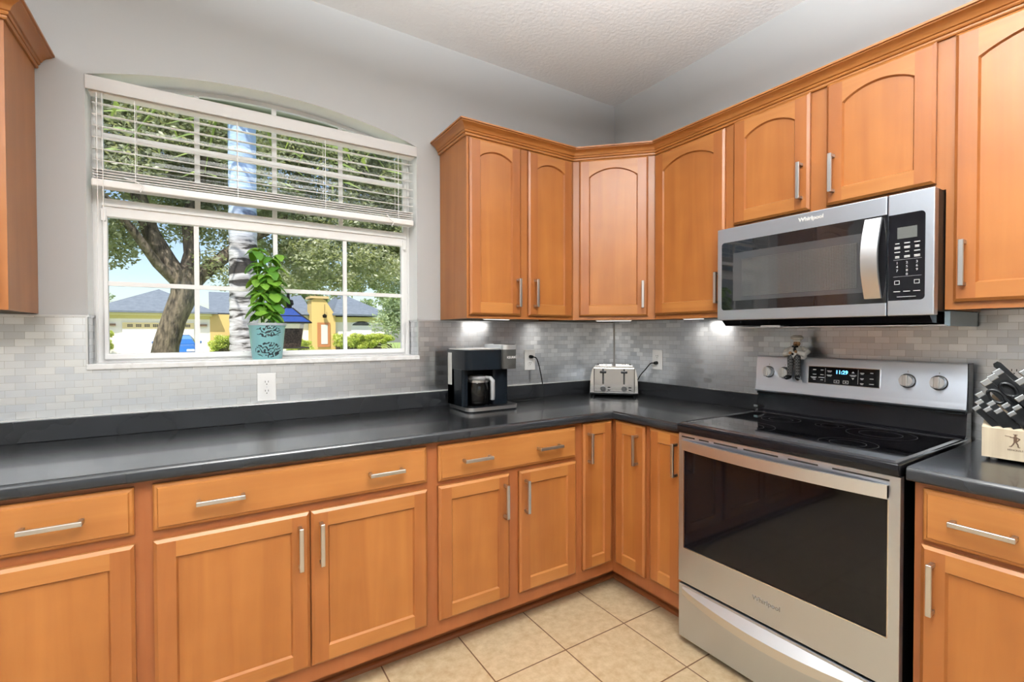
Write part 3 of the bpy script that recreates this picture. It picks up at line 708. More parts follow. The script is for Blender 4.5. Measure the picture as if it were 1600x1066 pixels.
# ------------------------------------------------------------------ range
def kitchen_range():
    X0, X1 = 1.042, 1.798; yf = -.656
    t = thing('range', 'stainless steel electric range with a black glass cooktop and oven door', 'range', (0, 0, 0), RZ)
    MB().box(X0+.004, X1-.004, -.628, -.03, .02, .895).build('body', blk, t)
    f = MB()
    for x in (X0+.05, X1-.05):
        for y in (-.58, -.1): f.lathe([(0, 0), (.02, 0), (.014, .03), (0, .03)], (x, y, 0), 10)
    f.build('levelling_feet', blk_mat, t)
    # cooktop with raised rim
    c = MB(); c.bbox(X0, X1, -.672, -.03, .886, .9235, .006, seg=3); ck = c.build('cooktop', blk, t, smooth=True)
    r = MB(); rim = [(X0+.008, -.664), (X1-.008, -.664), (X1-.008, -.10), (X0+.008, -.10)]
    rim_i = [(X0+.020, -.640), (X1-.020, -.640), (X1-.020, -.13), (X0+.020, -.13)]
    rim_m = [(X0+.014, -.654), (X1-.014, -.654), (X1-.014, -.115), (X0+.014, -.115)]
    for i in range(4):
        j = (i+1) % 4
        r.add([(*rim[i], .9235), (*rim[j], .9235), (*rim_m[j], .9285), (*rim_m[i], .9285)], [(0, 1, 2, 3)])
        r.add([(*rim_m[i], .9285), (*rim_m[j], .9285), (*rim_i[j], .9245), (*rim_i[i], .9245)], [(0, 1, 2, 3)])
    r.build('rim', mat('satin_black_trim', (.02, .02, .022), .22, 0, .8), ck)
    MB().box(X0+.019, X1-.019, -.641, -.129, .9230, .9248).build('glass_surface', blk_gloss, ck)
    ringm = mat('burner_print', (.04, .04, .04), .3)
    for bx, by, br in ((1.24, -.50, .105), (1.60, -.50, .085), (1.24, -.24, .075), (1.60, -.24, .105), (1.42, -.215, .05)):
        g = MB(); n = 48
        for rad in (br, br*.62):
            vs = []
            for i in range(n):
                a = 2*math.pi*i/n
                vs += [(bx+rad*math.cos(a), by+rad*math.sin(a), .92495), (bx+(rad-.0016)*math.cos(a), by+(rad-.0016)*math.sin(a), .92495)]
            g.add(vs, [(2*i, (2*i+2) % (2*n), (2*i+3) % (2*n), 2*i+1) for i in range(n)])
        g.build('burner_ring', ringm, ck)
    # backguard
    b = MB(); b.prism([(-.105, .922), (-.085, .935), (-.075, 1.012), (-.03, 1.012), (-.03, .922)], 'x', X0+.002, X1-.002); b.build('riser', blk, t, smooth=True)
    b = MB(); b.box(X0+.002, X0+.022, -.112, -.07, .945, .955); b.build('trim_clip', chrome, t)
    tilt = math.atan2(.012, .165)
    gd = MB(); gd.prism([(-.094, 1.020), (-.0965, 1.026), (-.0935, 1.044), (-.0915, 1.050), (-.080, 1.182), (-.076, 1.188), (-.04, 1.188), (-.04, 1.020)], 'x', X0, X1); gb = gd.build('backguard', steel, t, smooth=30)
    MB().box(X1, X1+.003, -.085, -.035, 1.015, 1.188).box(X0+.004, X1-.004, -.088, -.035, 1.008, 1.021).build('guard_end_cap', blk_mat, gb)
    Tl = Matrix.Translation((0, -.0857, 1.1165)) @ Matrix.Rotation(-tilt, 4, 'X')   # local: face plane y=0
    cp = MB(); cp.bbox(1.279, 1.541, -.0025, .004, -.038, .034, .0012, mat=Tl, seg=1); cpo = cp.build('control_panel', blk_gloss, t)
    fr = MB()
    for q in ((1.277, 1.543, .034, .036), (1.277, 1.543, -.040, -.038), (1.2765, 1.279, -.04, .036), (1.541, 1.5435, -.04, .036)): fr.box(q[0], q[1], -.003, .002, q[2], q[3], mat=Tl)
    fr.build('panel_trim', chrome, cpo)
    def TX(x, z): return Tl @ face_front(x, -.0028, z)
    text('clock_digits', '11:29', .021, blue_led, cpo, TX(1.408, .014), bold=.0003)
    m = MB()
    for x, z, wd in ((1.303, .020, .012), (1.333, .020, .010), (1.303, .0, .014), (1.333, .0, .012), (1.300, -.012, .024), (1.331, -.012, .024), (1.303, -.022, .010), (1.333, -.022, .010),
                     (1.362, .018, .018), (1.362, .0, .020), (1.450, .0045, .024), (1.482, .016, .014), (1.515, .018, .010), (1.482, -.006, .012), (1.515, -.005, .013), (1.482, -.026, .012), (1.515, -.026, .016)):
        m.box(x-wd/2, x+wd/2, -.0032, -.0024, z-.0013, z+.0013, mat=Tl)
        if int(x*1000) % 2 == 0: m.box(x-wd/3, x+wd/3, -.0032, -.0024, z-.0050, z-.0030, mat=Tl)
    for x in (1.346, 1.468): m.box(x-.0004, x+.0004, -.0032, -.0024, -.03, .028, mat=Tl)
    for x in (1.390, 1.424):
        for q in ((x-.010, x+.010, -.0205, -.019), (x-.010, x+.010, -.032, -.0305), (x-.010, x-.0085, -.032, -.019), (x+.0085, x+.010, -.032, -.019), (x-.003, x+.003, -.027, -.024)): m.box(q[0], q[1], -.0032, -.0024, q[2], q[3], mat=Tl)
    m.add([(1.445, -.003, .014), (1.455, -.003, .014), (1.450, -.003, .021)], [(0, 1, 2)], mat=Tl); m.add([(1.445, -.003, -.006), (1.455, -.003, -.006), (1.450, -.003, -.013)], [(0, 1, 2)], mat=Tl)
    m.build('key_markings', printed, cpo)
    for x in (1.103, 1.176, 1.630, 1.722):
        k = MB(); kt = Tl @ Matrix.Translation((x, 0, -.002)) @ Matrix.Rotation(R(90), 4, 'X')
        k.lathe([(0, 0), (.027, 0), (.027, .003), (.0255, .005), (.0235, .006), (.0225, .020), (.021, .024), (0, .024)], n=28, mat=kt)
        kb = k.build('knob', steel_soft, t, smooth=30)
        g = MB(); g.bbox(-.0085, .0085, -.022, .022, .022, .034, .003, mat=kt); g.build('grip', nickel, kb)
        ring = MB(); ring.lathe([(.0235, .004), (.0265, .004), (.0265, .0058), (.0235, .0058)], n=28, mat=kt); ring.build('knob_ring', blk, kb)
        mk = MB(); mk.box(x-.001, x+.001, -.0005, .0005, .030, .036, mat=Tl); mk.box(x-.007, x-.001, -.0005, .0005, -.040, -.037, mat=Tl); mk.box(x+.002, x+.008, -.0005, .0005, -.040, -.037, mat=Tl)
        mk.build('dial_marks', print_g, gb)
    # oven door: steel surround, black window, bowed handle
    dz0, dz1 = .262, .882
    d = MB(); wx0, wx1, wz0, wz1 = 1.068, 1.768, .408, .812
    d.box(X0, wx0, yf, -.63, dz0, dz1); d.box(wx1, X1, yf, -.63, dz0, dz1); d.box(wx0, wx1, yf, -.63, dz0, wz0); d.box(wx0, wx1, yf, -.63, wz1, dz1)
    do = d.build('oven_door', steel, t)
    MB().box(wx0, wx1, yf+.0015, -.632, wz0, wz1).build('door_glass', blk_gloss, do)
    e = MB(); e.box(wx0-.002, wx1+.002, yf-.001, yf+.003, wz0-.003, wz0); e.box(wx1, wx1+.003, yf-.001, yf+.003, wz0, wz1); e.box(wx0-.003, wx0, yf-.001, yf+.003, wz0, wz1)
    e.build('glass_trim', chrome, do)
    s = MB()
    for x0, x1 in ((1.056, 1.118), (1.138, 1.182), (1.204, 1.302), (1.326, 1.452), (1.486, 1.580), (1.622, 1.772)): s.box(x0, x1, yf-.0012, yf+.002, .8655, .8705)
    s.build('vent_slot', dark, do)
    h = MB(); N = 18; hx0, hx1 = 1.064, 1.770
    P = [(hx0+(hx1-hx0)*i/N, yf-.012-.030*math.sin(math.pi*i/N)**.8) for i in range(N+1)]
    h.prism([(x, y) for x, y in P]+[(x, y+.012) for x, y in reversed(P)], 'z', .815, .856)
    h.build('handle', steel_soft, do, smooth=30)
    e = MB(); e.box(hx0, hx0+.014, yf-.012, yf, .818, .853); e.box(hx1-.014, hx1, yf-.012, yf, .818, .853); e.build('handle_bracket', blk_mat, do)
    text('logo', 'Whirlpool', .024, grey_p, do, face_front(1.413, yf-.0005, .338), bold=.0003)
    # storage drawer
    dr = MB(); dr.bbox(X0, X1, yf, -.63, .028, .252, .003); dro = dr.build('storage_drawer', steel, t)
    g = MB(); P = [(X0+.020+(X1-X0-.040)*i/N, yf-.004-.030*math.sin(math.pi*i/N)**.8) for i in range(N+1)]
    Q = [(X0+.020+(X1-X0-.040)*i/N) for i in range(N+1)]
    # crescent shaped pull lip
    vs = []; fs = []
    for i in range(N+1):
        b_ = math.sin(math.pi*i/N)**.8
        x = Q[i]; y = yf-.005-.030*b_
        vs += [(x, yf, .242), (x, y, .236-.022*b_), (x, y, .212-.032*b_), (x, yf, .205-.035*b_)]
    for i in range(N):
        for j in range(3): fs.append((4*i+j, 4*i+j+1, 4*i+j+5, 4*i+j+4))
    g.add(vs, fs+[(0, 1, 2, 3), tuple(4*N+j for j in range(4))]); g.build('handle', steel_soft, dro, smooth=30)
kitchen_range()

# ------------------------------------------------------------------ chef figurine sitting on the backguard
def chef():
    t = thing('chef_figurine', 'small chef figurine in white jacket sitting on the range backguard', 'figurine', (-.078, -1.226, 1.188), RZ)
    cl = mat('figurine_white', (.74, .73, .68), .5); noise_col(cl, (.74, .73, .69), (.88, .87, .84), (1, 1, 1), 2, .35, .6, 40)
    skin = mat('figurine_skin', (.50, .29, .14), .5)
    ck = mat('check_trousers', (.05, .05, .05), .6)
    n, l, b = nt(ck); tc = n.new('ShaderNodeTexCoord'); c = n.new('ShaderNodeTexChecker'); c.inputs['Scale'].default_value = 150
    c.inputs[1].default_value = (.006, .006, .007, 1); c.inputs[2].default_value = (.10, .10, .10, 1); l.new(tc.outputs['Object'], c.inputs[0]); l.new(c.outputs[0], b.inputs['Base Color'])
    m = MB(); m.lathe([(0, -.012), (.034, -.012), (.041, -.002), (.040, .012), (.034, .026), (.027, .038), (.018, .046), (0, .048)], (0, -.006, .003), 20, sy=.75)
    m.tube([(-.022, -.002, .040), (-.044, -.010, .024), (-.038, -.028, .012), (-.016, -.038, .018)], [.011, .014, .013, .010], 10)
    m.tube([(.022, -.002, .040), (.046, -.010, .024), (.040, -.028, .014), (.018, -.038, .024)], [.011, .014, .013, .010], 10)
    m.build('jacket', cl, t, smooth=True)
    m = MB(); m.ball((0, -.006, .060), .0135, .0135, .015); m.ball((0, -.021, .058), .0035, .004, .0035, 8); m.ball((-.011, -.040, .020), .007, n=8); m.ball((.013, -.040, .026), .007, n=8)
    for s in (-1, 1): m.ball((s*.0135, -.006, .060), .003, .002, .004, 8)
    m.build('head_and_hands', skin, t, smooth=True)
    m = MB(); 
    for s in (-1, 1): m.ball((s*.005, -.0185, .0635), .0016, n=8)
    m.tube([(-.008, -.0195, .0545), (0, -.022, .0555), (.008, -.0195, .0545)], .002, 6); m.build('eyes_and_moustache', blk_mat, t)
    m = MB(); m.lathe([(0, 0), (.0145, 0), (.015, .008), (.022, .011), (.026, .019), (.020, .027), (0, .030)], (0, -.005, .069), 16)
    for i in range(6): m.ball((.013*math.cos(i*1.05), -.005+.013*math.sin(i*1.05), .090), .009, n=8)
    m.build('hat', cl, t, smooth=True)
    m = MB(); m.tube([(-.012, -.018, .048), (0, -.026, .045), (.012, -.018, .048)], .004, 8); m.ball((.006, -.036, .034), .007, .005, .011, 8); m.ball((-.004, -.036, .014), .006, .005, .006, 8); m.build('neckerchief', blk_mat, t)
    m = MB()
    for s in (-1, 1): m.tube([(s*.014, -.010, .008), (s*.014, -.024, .006), (s*.014, -.030, -.006), (s*.015, -.029, -.045), (s*.017, -.030, -.082)], [.014, .0145, .014, .0125, .0115], 12)
    m.build('trousers', ck, t, smooth=True)
    for s in (-1, 1):
        m = MB(); m.tube([(s*.017, -.026, -.083), (s*.019, -.034, -.088), (s*.025, -.046, -.092), (s*.028, -.052, -.090)], [.010, .012, .010, .005], 10); m.build('shoe', blk, t, smooth=True)
chef()

# ------------------------------------------------------------------ coffee maker
def coffee():
    t = thing('coffee_maker', 'black coffee maker with a glass carafe and silver lid on the countertop', 'coffee maker', (-1.270, -.085, .914))
    W_, D_ = .285, .225      # local x 0..W, y 0..-D
    def rrect(x0, x1, y0, y1, r, n=6, rb=None):
        ps = []; rf = r; rb = rb or r
        for r, cx, cy, a0 in ((rb, x1-rb, y1-rb, 0), (rb, x0+rb, y1-rb, 90), (rf, x0+rf, y0+rf, 180), (rf, x1-rf, y0+rf, 270)):
            ps += [(cx+r*math.cos(R(a0+90*i/n)), cy+r*math.sin(R(a0+90*i/n))) for i in range(n+1)]
        return ps
    MB().prism(rrect(0, W_+.004, -D_-.012, .0, .035), 'z', .0, .006).prism(rrect(.002, W_+.002, -D_-.010, -.002, .034), 'z', .006, .024).build('base', blk_mat, t, smooth=30)
    MB().prism(rrect(-.001, W_+.005, -D_-.013, .001, .036), 'z', .007, .0235).build('base_band', nickel, t, smooth=30)
    MB().prism(rrect(.0, .235, -.085, .0, .006), 'z', .024, .2045).prism(rrect(.165, .255, -D_+.04, -.02, .012), 'z', .024, .2045).prism(rrect(.0, .035, -.170, .0, .012, rb=.006), 'z', .024, .2045).build('body', blk_sat, t, smooth=30)
    MB().prism(rrect(.0, .205, -D_, .0, .034, rb=.006), 'z', .205, .302).build('brew_head', blk_sat, t, smooth=30)
    MB().prism(rrect(.198, W_, -D_-.008, .0, .030), 'z', .205, .302).build('pod_head', mat('dark_bronze_plastic', (.03, .029, .027), .3), t, smooth=30)
    MB().prism(rrect(.006, .200, -D_+.006, -.004, .030, rb=.006), 'z', .302, .307).build('lid', nickel, t, smooth=30)
    pl = MB(); pl.prism(rrect(.196, W_+.002, -D_-.010, -.02, .030), 'z', .302, .326); plo = pl.build('pod_lid', steel_soft, t, smooth=30)
    MB().prism(rrect(.215, W_-.008, -D_-.004, -.09, .02), 'z', .326, .3285).build('lid_inset', blk_mat, plo)
    # water tank window on the left side
    MB().bbox(-.0025, .004, -.052, -.008, .122, .286, .002).build('water_tank_window', mat('clear_plastic_tank', (.70, .69, .64), .2), t)
    text('logo', 'KEURIG', .0165, printed, t, face_front(.246, -D_-.0085, .262), bold=.0003)
    # carafe
    c = (.100, -.145)
    k = MB(); k.lathe([(.050, .030), (.056, .036), (.060, .070), (.059, .115), (.052, .146), (.050, .152), (.0485, .152), (.0505, .145), (.0575, .114), (.0585, .070), (.0545, .037), (.049, .032)], (*c, 0), 28)
    ca = k.build('carafe', carafe_m, t, smooth=True)
    MB().lathe([(0, .1515), (.050, .1515), (.052, .160), (.048, .170), (.015, .174), (0, .174)], (*c, 0), 24).build('carafe_lid', grey_p, ca, smooth=30)
    MB().lathe([(.0505, .140), (.0545, .140), (.0545, .151), (.0505, .151)], (*c, 0), 24).build('carafe_band', nickel, ca)
    h = MB(); a = R(-62); dx, dy = math.cos(a), math.sin(a)
    pts = [(c[0]+dx*r_, c[1]+dy*r_, z) for r_, z in ((.048, .163), (.075, .161), (.086, .150), (.087, .075), (.085, .056))]
    h.tube(pts, [.011, .012, .013, .013, .012], 10, flat=.9); h.build('carafe_handle', mat('grey_handle', (.25, .25, .25), .35), ca, smooth=True)
    MB().lathe([(0, .0245), (.056, .0245), (.058, .028), (0, .030)], (*c, 0), 24).build('hot_plate', blk, t)
    # power cord to the wall plug
    pg = MB(); px, py, pz = -.700+1.270, -.0145+.085, 1.1585-.914
    pg.tube([(px, py+.004, pz), (px, py-.016, pz), (px+.004, py-.026, pz)], [.011, .010, .006], 10); pgo = pg.build('plug', blk_mat, t, smooth=True)
    pts = [(px+.004, py-.026, pz), (px+.022, py-.034, pz-.010), (px+.038, py-.04, pz-.06), (px+.048, py-.055, pz-.15), (px+.045, py-.075, pz-.215), (px+.02, py-.09, .010), (px-.06, py-.10, .005), (px-.16, py-.10, .005), (.27, -.02, .006), (.24, -.01, .02)]
    def cr(pts, k=8):
        P = [Vector(p) for p in pts]; P = [P[0]*2-P[1]]+P+[P[-1]*2-P[-2]]; o = []
        for i in range(1, len(P)-2):
            for j in range(k):
                s = j/k; a, b, c_, d = P[i-1], P[i], P[i+1], P[i+2]
                o.append(.5*((2*b)+(c_-a)*s+(2*a-5*b+4*c_-d)*s*s+(3*b-a-3*c_+d)*s**3))
        o.append(P[-2]); return o
    MB().tube(cr(pts), .0033, 8).build('power_cord', blk_mat, t, smooth=True)
    return cr
cr = coffee()

# ------------------------------------------------------------------ toaster in the corner
def toaster():
    t = thing('toaster', 'polished steel four-slice toaster standing in the countertop corner', 'toaster', (-.275, -.275, .914), R(-45))
    w, d = .140, .190
    body = [(-w, .026), (-w+.003, .12), (-w+.012, .165), (-w+.028, .187), (w-.028, .187), (w-.012, .165), (w-.003, .12), (w, .026)]
    MB().prism(body, 'y', .0, d).build('body', chrome, t, smooth=30)
    MB().bbox(-w-.002, w+.002, -.003, d+.003, .016, .028, .003).build('base', blk_mat, t)
    fr = MB().bbox(-.118, .122, -.006, .001, .032, .178, .005).build('front_panel', mat('bright_steel', (.58, .58, .59), .17, 1), t)
    tp = MB()
    for y in (.035, .075, .115, .155): 
        for x in (-.060, .060): tp.bbox(x-.048, x+.048, y-.012, y+.012, .1865, .1905, .002)
    tp.build('slot_collar', chrome, t)
    sl = MB()
    for y in (.035, .075, .115, .155):
        for x in (-.060, .060): sl.box(x-.044, x+.044, y-.008, y+.008, .1900, .1909)
    sl.build('bread_slots', dark, t)
    for x in (-.062, .060):
        s = MB(); s.box(x-.005, x+.005, -.0072, -.005, .080, .172); s.build('lever_track', dark, fr)
        l_ = MB(); l_.bbox(x-.019, x+.019, -.024, -.006, .145, .158, .004); l_.build('lever', blk_mat, t)
        kt = Matrix.Translation((x, -.006, .053)) @ Matrix.Rotation(R(90), 4, 'X')
        kb = MB().lathe([(0, 0), (.017, 0), (.017, .005), (.015, .012), (0, .013)], n=20, mat=kt).build('browning_knob', mat('dark_grey_knob', (.04, .04, .04), .3) if x < 0 else bpy.data.materials['dark_grey_knob'], t, smooth=30)
        for z in (.060, .045): MB().bbox(x+.026, x+.042, -.0095, -.005, z-.0035, z+.0035, .0015).build('button', blk_mat, t)
    for x in (-w+.02, w-.02):
        for y in (.02, d-.02): MB().lathe([(0, 0), (.009, 0), (.010, .017), (0, .017)], (x, y, 0), 10).build('foot', blk_mat, t)
    def L(x, y, z):
        dx, dy = x+.275, y+.275; c = math.sqrt(.5); return (dx*c-dy*c, dx*c+dy*c, z-.914)
    a = (-.0145, -.376, 1.1165)
    pg = MB(); pg.tube([L(a[0]+.004, a[1], a[2]), L(a[0]-.016, a[1], a[2]), L(a[0]-.024, a[1]+.004, a[2])], [.011, .010, .006], 10); pg.build('plug', blk_mat, t, smooth=True)
    pts = [L(a[0]-.024, a[1]+.004, a[2]), L(-.045, -.352, 1.112), L(-.052, -.32, 1.075), L(-.055, -.285, 1.04), L(-.055, -.25, .99), L(-.05, -.21, .945), L(-.07, -.17, .922)]
    MB().tube(cr(pts), .0033, 8).build('power_cord', blk_mat, t, smooth=True)
toaster()

# ------------------------------------------------------------------ knife block and its knives
def knife_block():
    t = thing('knife_block', 'pale wooden knife block with a printed figure, at the right edge', 'knife block', (0, 0, .914), RZ)
    wd = mat('pale_ash_wood', (.66, .56, .40), .5); noise_col(wd, (.58, .48, .34), (.74, .64, .47), (60, 60, 3), 4, .3, .7)
    prof = [(-.346, .010), (-.346, .098), (-.342, .103), (-.245, .188), (-.120, .188), (-.120, .010)]
    MB().prism(prof, 'x', 1.895, 2.058).build('block', wd, t)
    f = MB()
    for x in (1.915, 2.03):
        for y in (-.315, -.14): f.lathe([(0, 0), (.008, 0), (.008, .011), (0, .011)], (x, y, 0), 10)
    f.build('foot', plate_m, t)
    ink = mat('brown_print', (.10, .055, .03), .6)
    m = MB(); cx, cz, y0, y1 = 1.966, .066, -.3472, -.3458; k = .78
    def bar(xa, za, xb, zb, w_):
        dx, dz = xb-xa, zb-za; L_ = math.hypot(dx, dz); nx, nz = -dz/L_*w_, dx/L_*w_
        m.prism([(cx+k*(xa+nx), cz+k*(za+nz)), (cx+k*(xb+nx), cz+k*(zb+nz)), (cx+k*(xb-nx), cz+k*(zb-nz)), (cx+k*(xa-nx), cz+k*(za-nz))], 'y', y0, y1)
    m.prism([(cx+k*.0035*math.cos(a), cz+k*(.021+.0035*math.sin(a))) for a in [i*math.pi/5 for i in range(10)]], 'y', y0, y1)
    bar(-.006, .026, .006, .025, .001); bar(0, .017, 0, -.004, .0045); bar(-.001, .013, -.014, .014, .0014); bar(-.012, .016, -.028, .0175, .0008); bar(.002, .014, .012, .010, .0016); bar(.012, .010, .004, -.001, .0016)
    bar(-.002, -.003, -.006, -.013, .0019); bar(-.006, -.013, -.011, -.021, .0017); bar(.002, -.003, .007, -.012, .0019); bar(.007, -.012, .008, -.021, .0017); bar(-.011, -.0215, -.016, -.021, .0011); bar(.008, -.0215, .013, -.021, .0011)
    m.build('figure_mark', ink, t)
    text('maker_name', 'HENCKELS', .0068, ink, t, face_front(1.966, -.3462, .040))
    return t
knife_block()
capm = mat('satin_cap', (.36, .38, .40), .25, 1)
KD = Vector((-.63, -.12, .76)).normalized()
_kz = KD; _kx = Vector((.25, -.96, .05)); _kx = (_kx-_kz*_kx.dot(_kz)).normalized(); _ky = _kz.cross(_kx)
KR = Matrix(((_kx.x, _ky.x, _kz.x, 0), (_kx.y, _ky.y, _kz.y, 0), (_kx.z, _ky.z, _kz.z, 0), (0, 0, 0, 1)))
def knife(kind, label, tip, L=.105, wd=.011, th=.019):
    """handles lean out of the block towards the range; the thing stands at the handle's root"""
    root = Vector(tip)-KD*L
    t = thing('shears' if kind == 's' else 'knife', label, 'shears' if kind == 's' else 'knife', (root.y, -root.x, .914+root.z), RZ, 'knives in the block')
    Rm = KR
    if kind == 's':
        b = MB()
        for sx in (-1, 1):
            pts = [(0, sx*.017+.014*math.cos(a), L-.020+.022*math.sin(a)) for a in [2*math.pi*i/16 for i in range(17)]]
            b.tube(pts, .0050, 8, cap=False, mat=Rm); b.tube([(0, sx*.004, -.006), (0, sx*.008, L-.036)], .006, 8, mat=Rm)
        b.build('handle_loops', blk_mat, t, smooth=True)
        MB().box(-.0015, .0015, -.008, .008, -.03, .004, mat=Rm).build('blades', chrome, t); return t
    MB().box(-.0009, .0009, -.008, .008, -.025, .004, mat=Rm).build('blade', chrome, t)
    prof = [(-th*.42, 0), (-th*.5, L*.3), (-th*.44, L*.6), (-th*.55, L*.93), (-th*.3, L*.985), (th*.3, L*.985), (th*.50, L*.93), (th*.44, L*.6), (th*.5, L*.3), (th*.42, 0)]
    MB().prism(prof, 'x', -wd/2, wd/2, mat=Rm).build('handle', blk_mat, t, smooth=30)
    if kind != 'p':
        MB().bbox(-wd/2-.0007, wd/2+.0007, -th*.58, th*.54, L*.85, L*1.0, .0022, mat=Rm).build('end_cap', capm, t)
        if L > .11: MB().box(-.0009, .0009, -th*.51, th*.51, L*.05, L*.89, mat=Rm).build('spine_strip', grey_p, t)
    return t
for tip, nm in (((1.878, -.342, .157), 'leftmost, nearest the range'), ((1.902, -.342, .156), 'second from the left'), ((1.925, -.342, .154), 'third from the left'), ((1.953, -.342, .150), 'rightmost')):
    knife('k', 'steak knife in the lowest row of the block, '+nm, tip, .085, .017, .0175)
for tip, nm in (((1.880, -.326, .174), 'leftmost, nearest the range'), ((1.906, -.326, .173), 'second from the left'), ((1.937, -.326, .171), 'third from the left'), ((1.960, -.326, .168), 'rightmost')):
    knife('k', 'steak knife in the second row of the block, '+nm, tip, .085, .017, .0175)
knife('s', 'black looped kitchen shears standing in the middle of the knife block', (1.916, -.305, .215), .09)
knife('k', 'small silver-capped knife above the steak knives, left of the shears', (1.877, -.310, .197), .10, .019, .019)
knife('k', 'silver-capped knife right of the shears loops', (1.962, -.305, .195), .10, .022, .021)
knife('k', 'lowest of the three large silver-capped knives in the upper left of the block', (1.887, -.300, .236), .12, .025, .021)
knife('k', 'middle one of the three large silver-capped knives in the upper left of the block', (1.899, -.290, .252), .12, .025, .021)
knife('k', 'uppermost of the three large silver-capped knives in the upper left of the block', (1.908, -.280, .267), .12, .025, .021)
knife('p', 'plain black sharpening steel handle, topmost in the knife block', (1.900, -.250, .290), .14, .019, .019)
knife('k', 'large silver-capped knife at the right edge of the picture, the lower of two', (1.955, -.270, .243), .12, .025, .021)
knife('k', 'large silver-capped knife at the right edge of the picture, the upper of two', (1.960, -.250, .270), .12, .025, .021)

# ------------------------------------------------------------------ basil plant on the sill
def basil():
    t = thing('potted_plant', 'green basil plant in a turquoise pot on the window sill', 'plant', (-2.090, .046, 1.185))
    pm = mat('turquoise_glaze', (.12, .42, .44), .25)
    n, l, b = nt(pm); tc = n.new('ShaderNodeTexCoord')
    wv = n.new('ShaderNodeTexWave'); wv.wave_type = 'RINGS'; wv.inputs['Scale'].default_value = 21; wv.inputs['Distortion'].default_value = 11; wv.inputs['Detail'].default_value = 1.5; wv.inputs['Detail Scale'].default_value = 2.4
    l.new(tc.outputs['Object'], wv.inputs['Vector'])
    r1 = n.new('ShaderNodeValToRGB'); r1.color_ramp.elements[0].position = .56; r1.color_ramp.elements[1].position = .64; l.new(wv.outputs['Fac'], r1.inputs[0])
    sp = n.new('ShaderNodeSeparateXYZ'); l.new(tc.outputs['Object'], sp.inputs[0])
    def M2(op, a, b_):
        q = n.new('ShaderNodeMath'); q.operation = op
        for k_, v_ in ((0, a), (1, b_)):
            if isinstance(v_, (int, float)): q.inputs[k_].default_value = v_
            elif v_ is not None: l.new(v_, q.inputs[k_])
        return q.outputs[0]
    xx = M2('POWER', M2('ABSOLUTE', M2('DIVIDE', sp.outputs['X'], .050), None), 2)
    def medal(zc, h):
        zz = M2('POWER', M2('ABSOLUTE', M2('DIVIDE', M2('SUBTRACT', sp.outputs['Z'], zc), h), None), 2)
        return M2('LESS_THAN', M2('ADD', xx, zz), 1.0)
    both = M2('ADD', medal(.122, .026), medal(.042, .034))
    class _O: pass
    m2 = _O(); m2.outputs = [M2('MULTIPLY', both, r1.outputs[0])]
    mx = n.new('ShaderNodeMix'); mx.data_type = 'RGBA'; l.new(m2.outputs[0], mx.inputs['Factor']); mx.inputs['A'].default_value = (.24, .50, .53, 1); mx.inputs['B'].default_value = (.02, .03, .035, 1)
    l.new(mx.outputs['Result'], b.inputs['Base Color'])
    MB().lathe([(0, 0), (.058, 0), (.060, .003), (.073, .140), (.078, .152), (.078, .158), (.072, .158), (.068, .145), (.060, .05), (0, .05)], n=36).build('pot', pm, t, smooth=30)
    MB().lathe([(.0745, .149), (.0795, .149), (.0795, .1595), (.0745, .1595)], n=36).build('pot_rim', mat('grey_rim_glaze', (.38, .42, .45), .3), t)
    MB().lathe([(0, .045), (.068, .138), (0, .141)], n=20).build('soil', mat('potting_soil', (.03, .02, .012), .9), t)
    rnd = random.Random(11)
    st = MB(); lf = MB()
    def leaf(base, dirv, L, Wd, droop, mi):
        d = Vector(dirv).normalized(); side = d.cross(Vector((0, 0, 1))).normalized(); up = side.cross(d)
        rows = 6; vs = []
        for i in range(rows+1):
            s = i/rows; wv = Wd*math.sin(math.pi*min(1, s*.93+.035))**.75
            c = Vector(base)+d*L*s+Vector((0, 0, -droop*L*s*s))+up*(.10*L*math.sin(math.pi*s))
            vs += [c-side*wv+up*wv*-.30, c-side*wv*.5+up*wv*.10, c+up*-.05*wv, c+side*wv*.5+up*wv*.10, c+side*wv+up*wv*-.30]
        fs = [(5*i+j, 5*i+j+1, 5*i+j+6, 5*i+j+5) for i in range(rows) for j in range(4)]
        lf.add(vs, fs, mi)
    for k in range(11):
        a = k*2.4; r0 = .012+.028*rnd.random(); H = (.30 if k < 5 else .20)+.05*rnd.random()
        bx, by = r0*math.cos(a), r0*math.sin(a); tx, ty = bx*1.35+rnd.uniform(-.02, .02), by*1.05
        pts = [(bx+(tx-bx)*s, by+(ty-by)*s, .135+(H-.0)*s) for s in (0, .35, .7, 1)]
        st.tube(pts, [.0028, .0024, .002, .0015], 6)
        for s in (.28, .46, .64, .82, 1.0):
            p = Vector((bx+(tx-bx)*s, by+(ty-by)*s, .135+H*s)); a2 = rnd.random()*6.28
            for q in range(3 if s < 1 else 4):
                an = a2+q*(2.09 if s < 1 else 1.57); L = rnd.uniform(.046, .072)*(1 if s < .9 else .8)
                leaf(p, (math.cos(an), math.sin(an)*.75, .35), L, L*.40, rnd.uniform(.55, 1.15), rnd.randrange(2))
    st.build('stems', mat('basil_stem', (.16, .30, .05), .5), t, smooth=True)
    def lm(nm, c):
        m = mat(nm, c, .38, 0, .5); n, l, b = nt(m)
        tl = n.new('ShaderNodeBsdfTranslucent'); tl.inputs[0].default_value = (c[0]*1.8, c[1]*1.4, c[2]*.6, 1)
        mx = n.new('ShaderNodeMixShader'); mx.inputs[0].default_value = .42
        l.new(b.outputs[0], mx.inputs[1]); l.new(tl.outputs[0], mx.inputs[2]); l.new(mx.outputs[0], n['Material Output'].inputs[0]); return m
    globals()['leafmat'] = lm
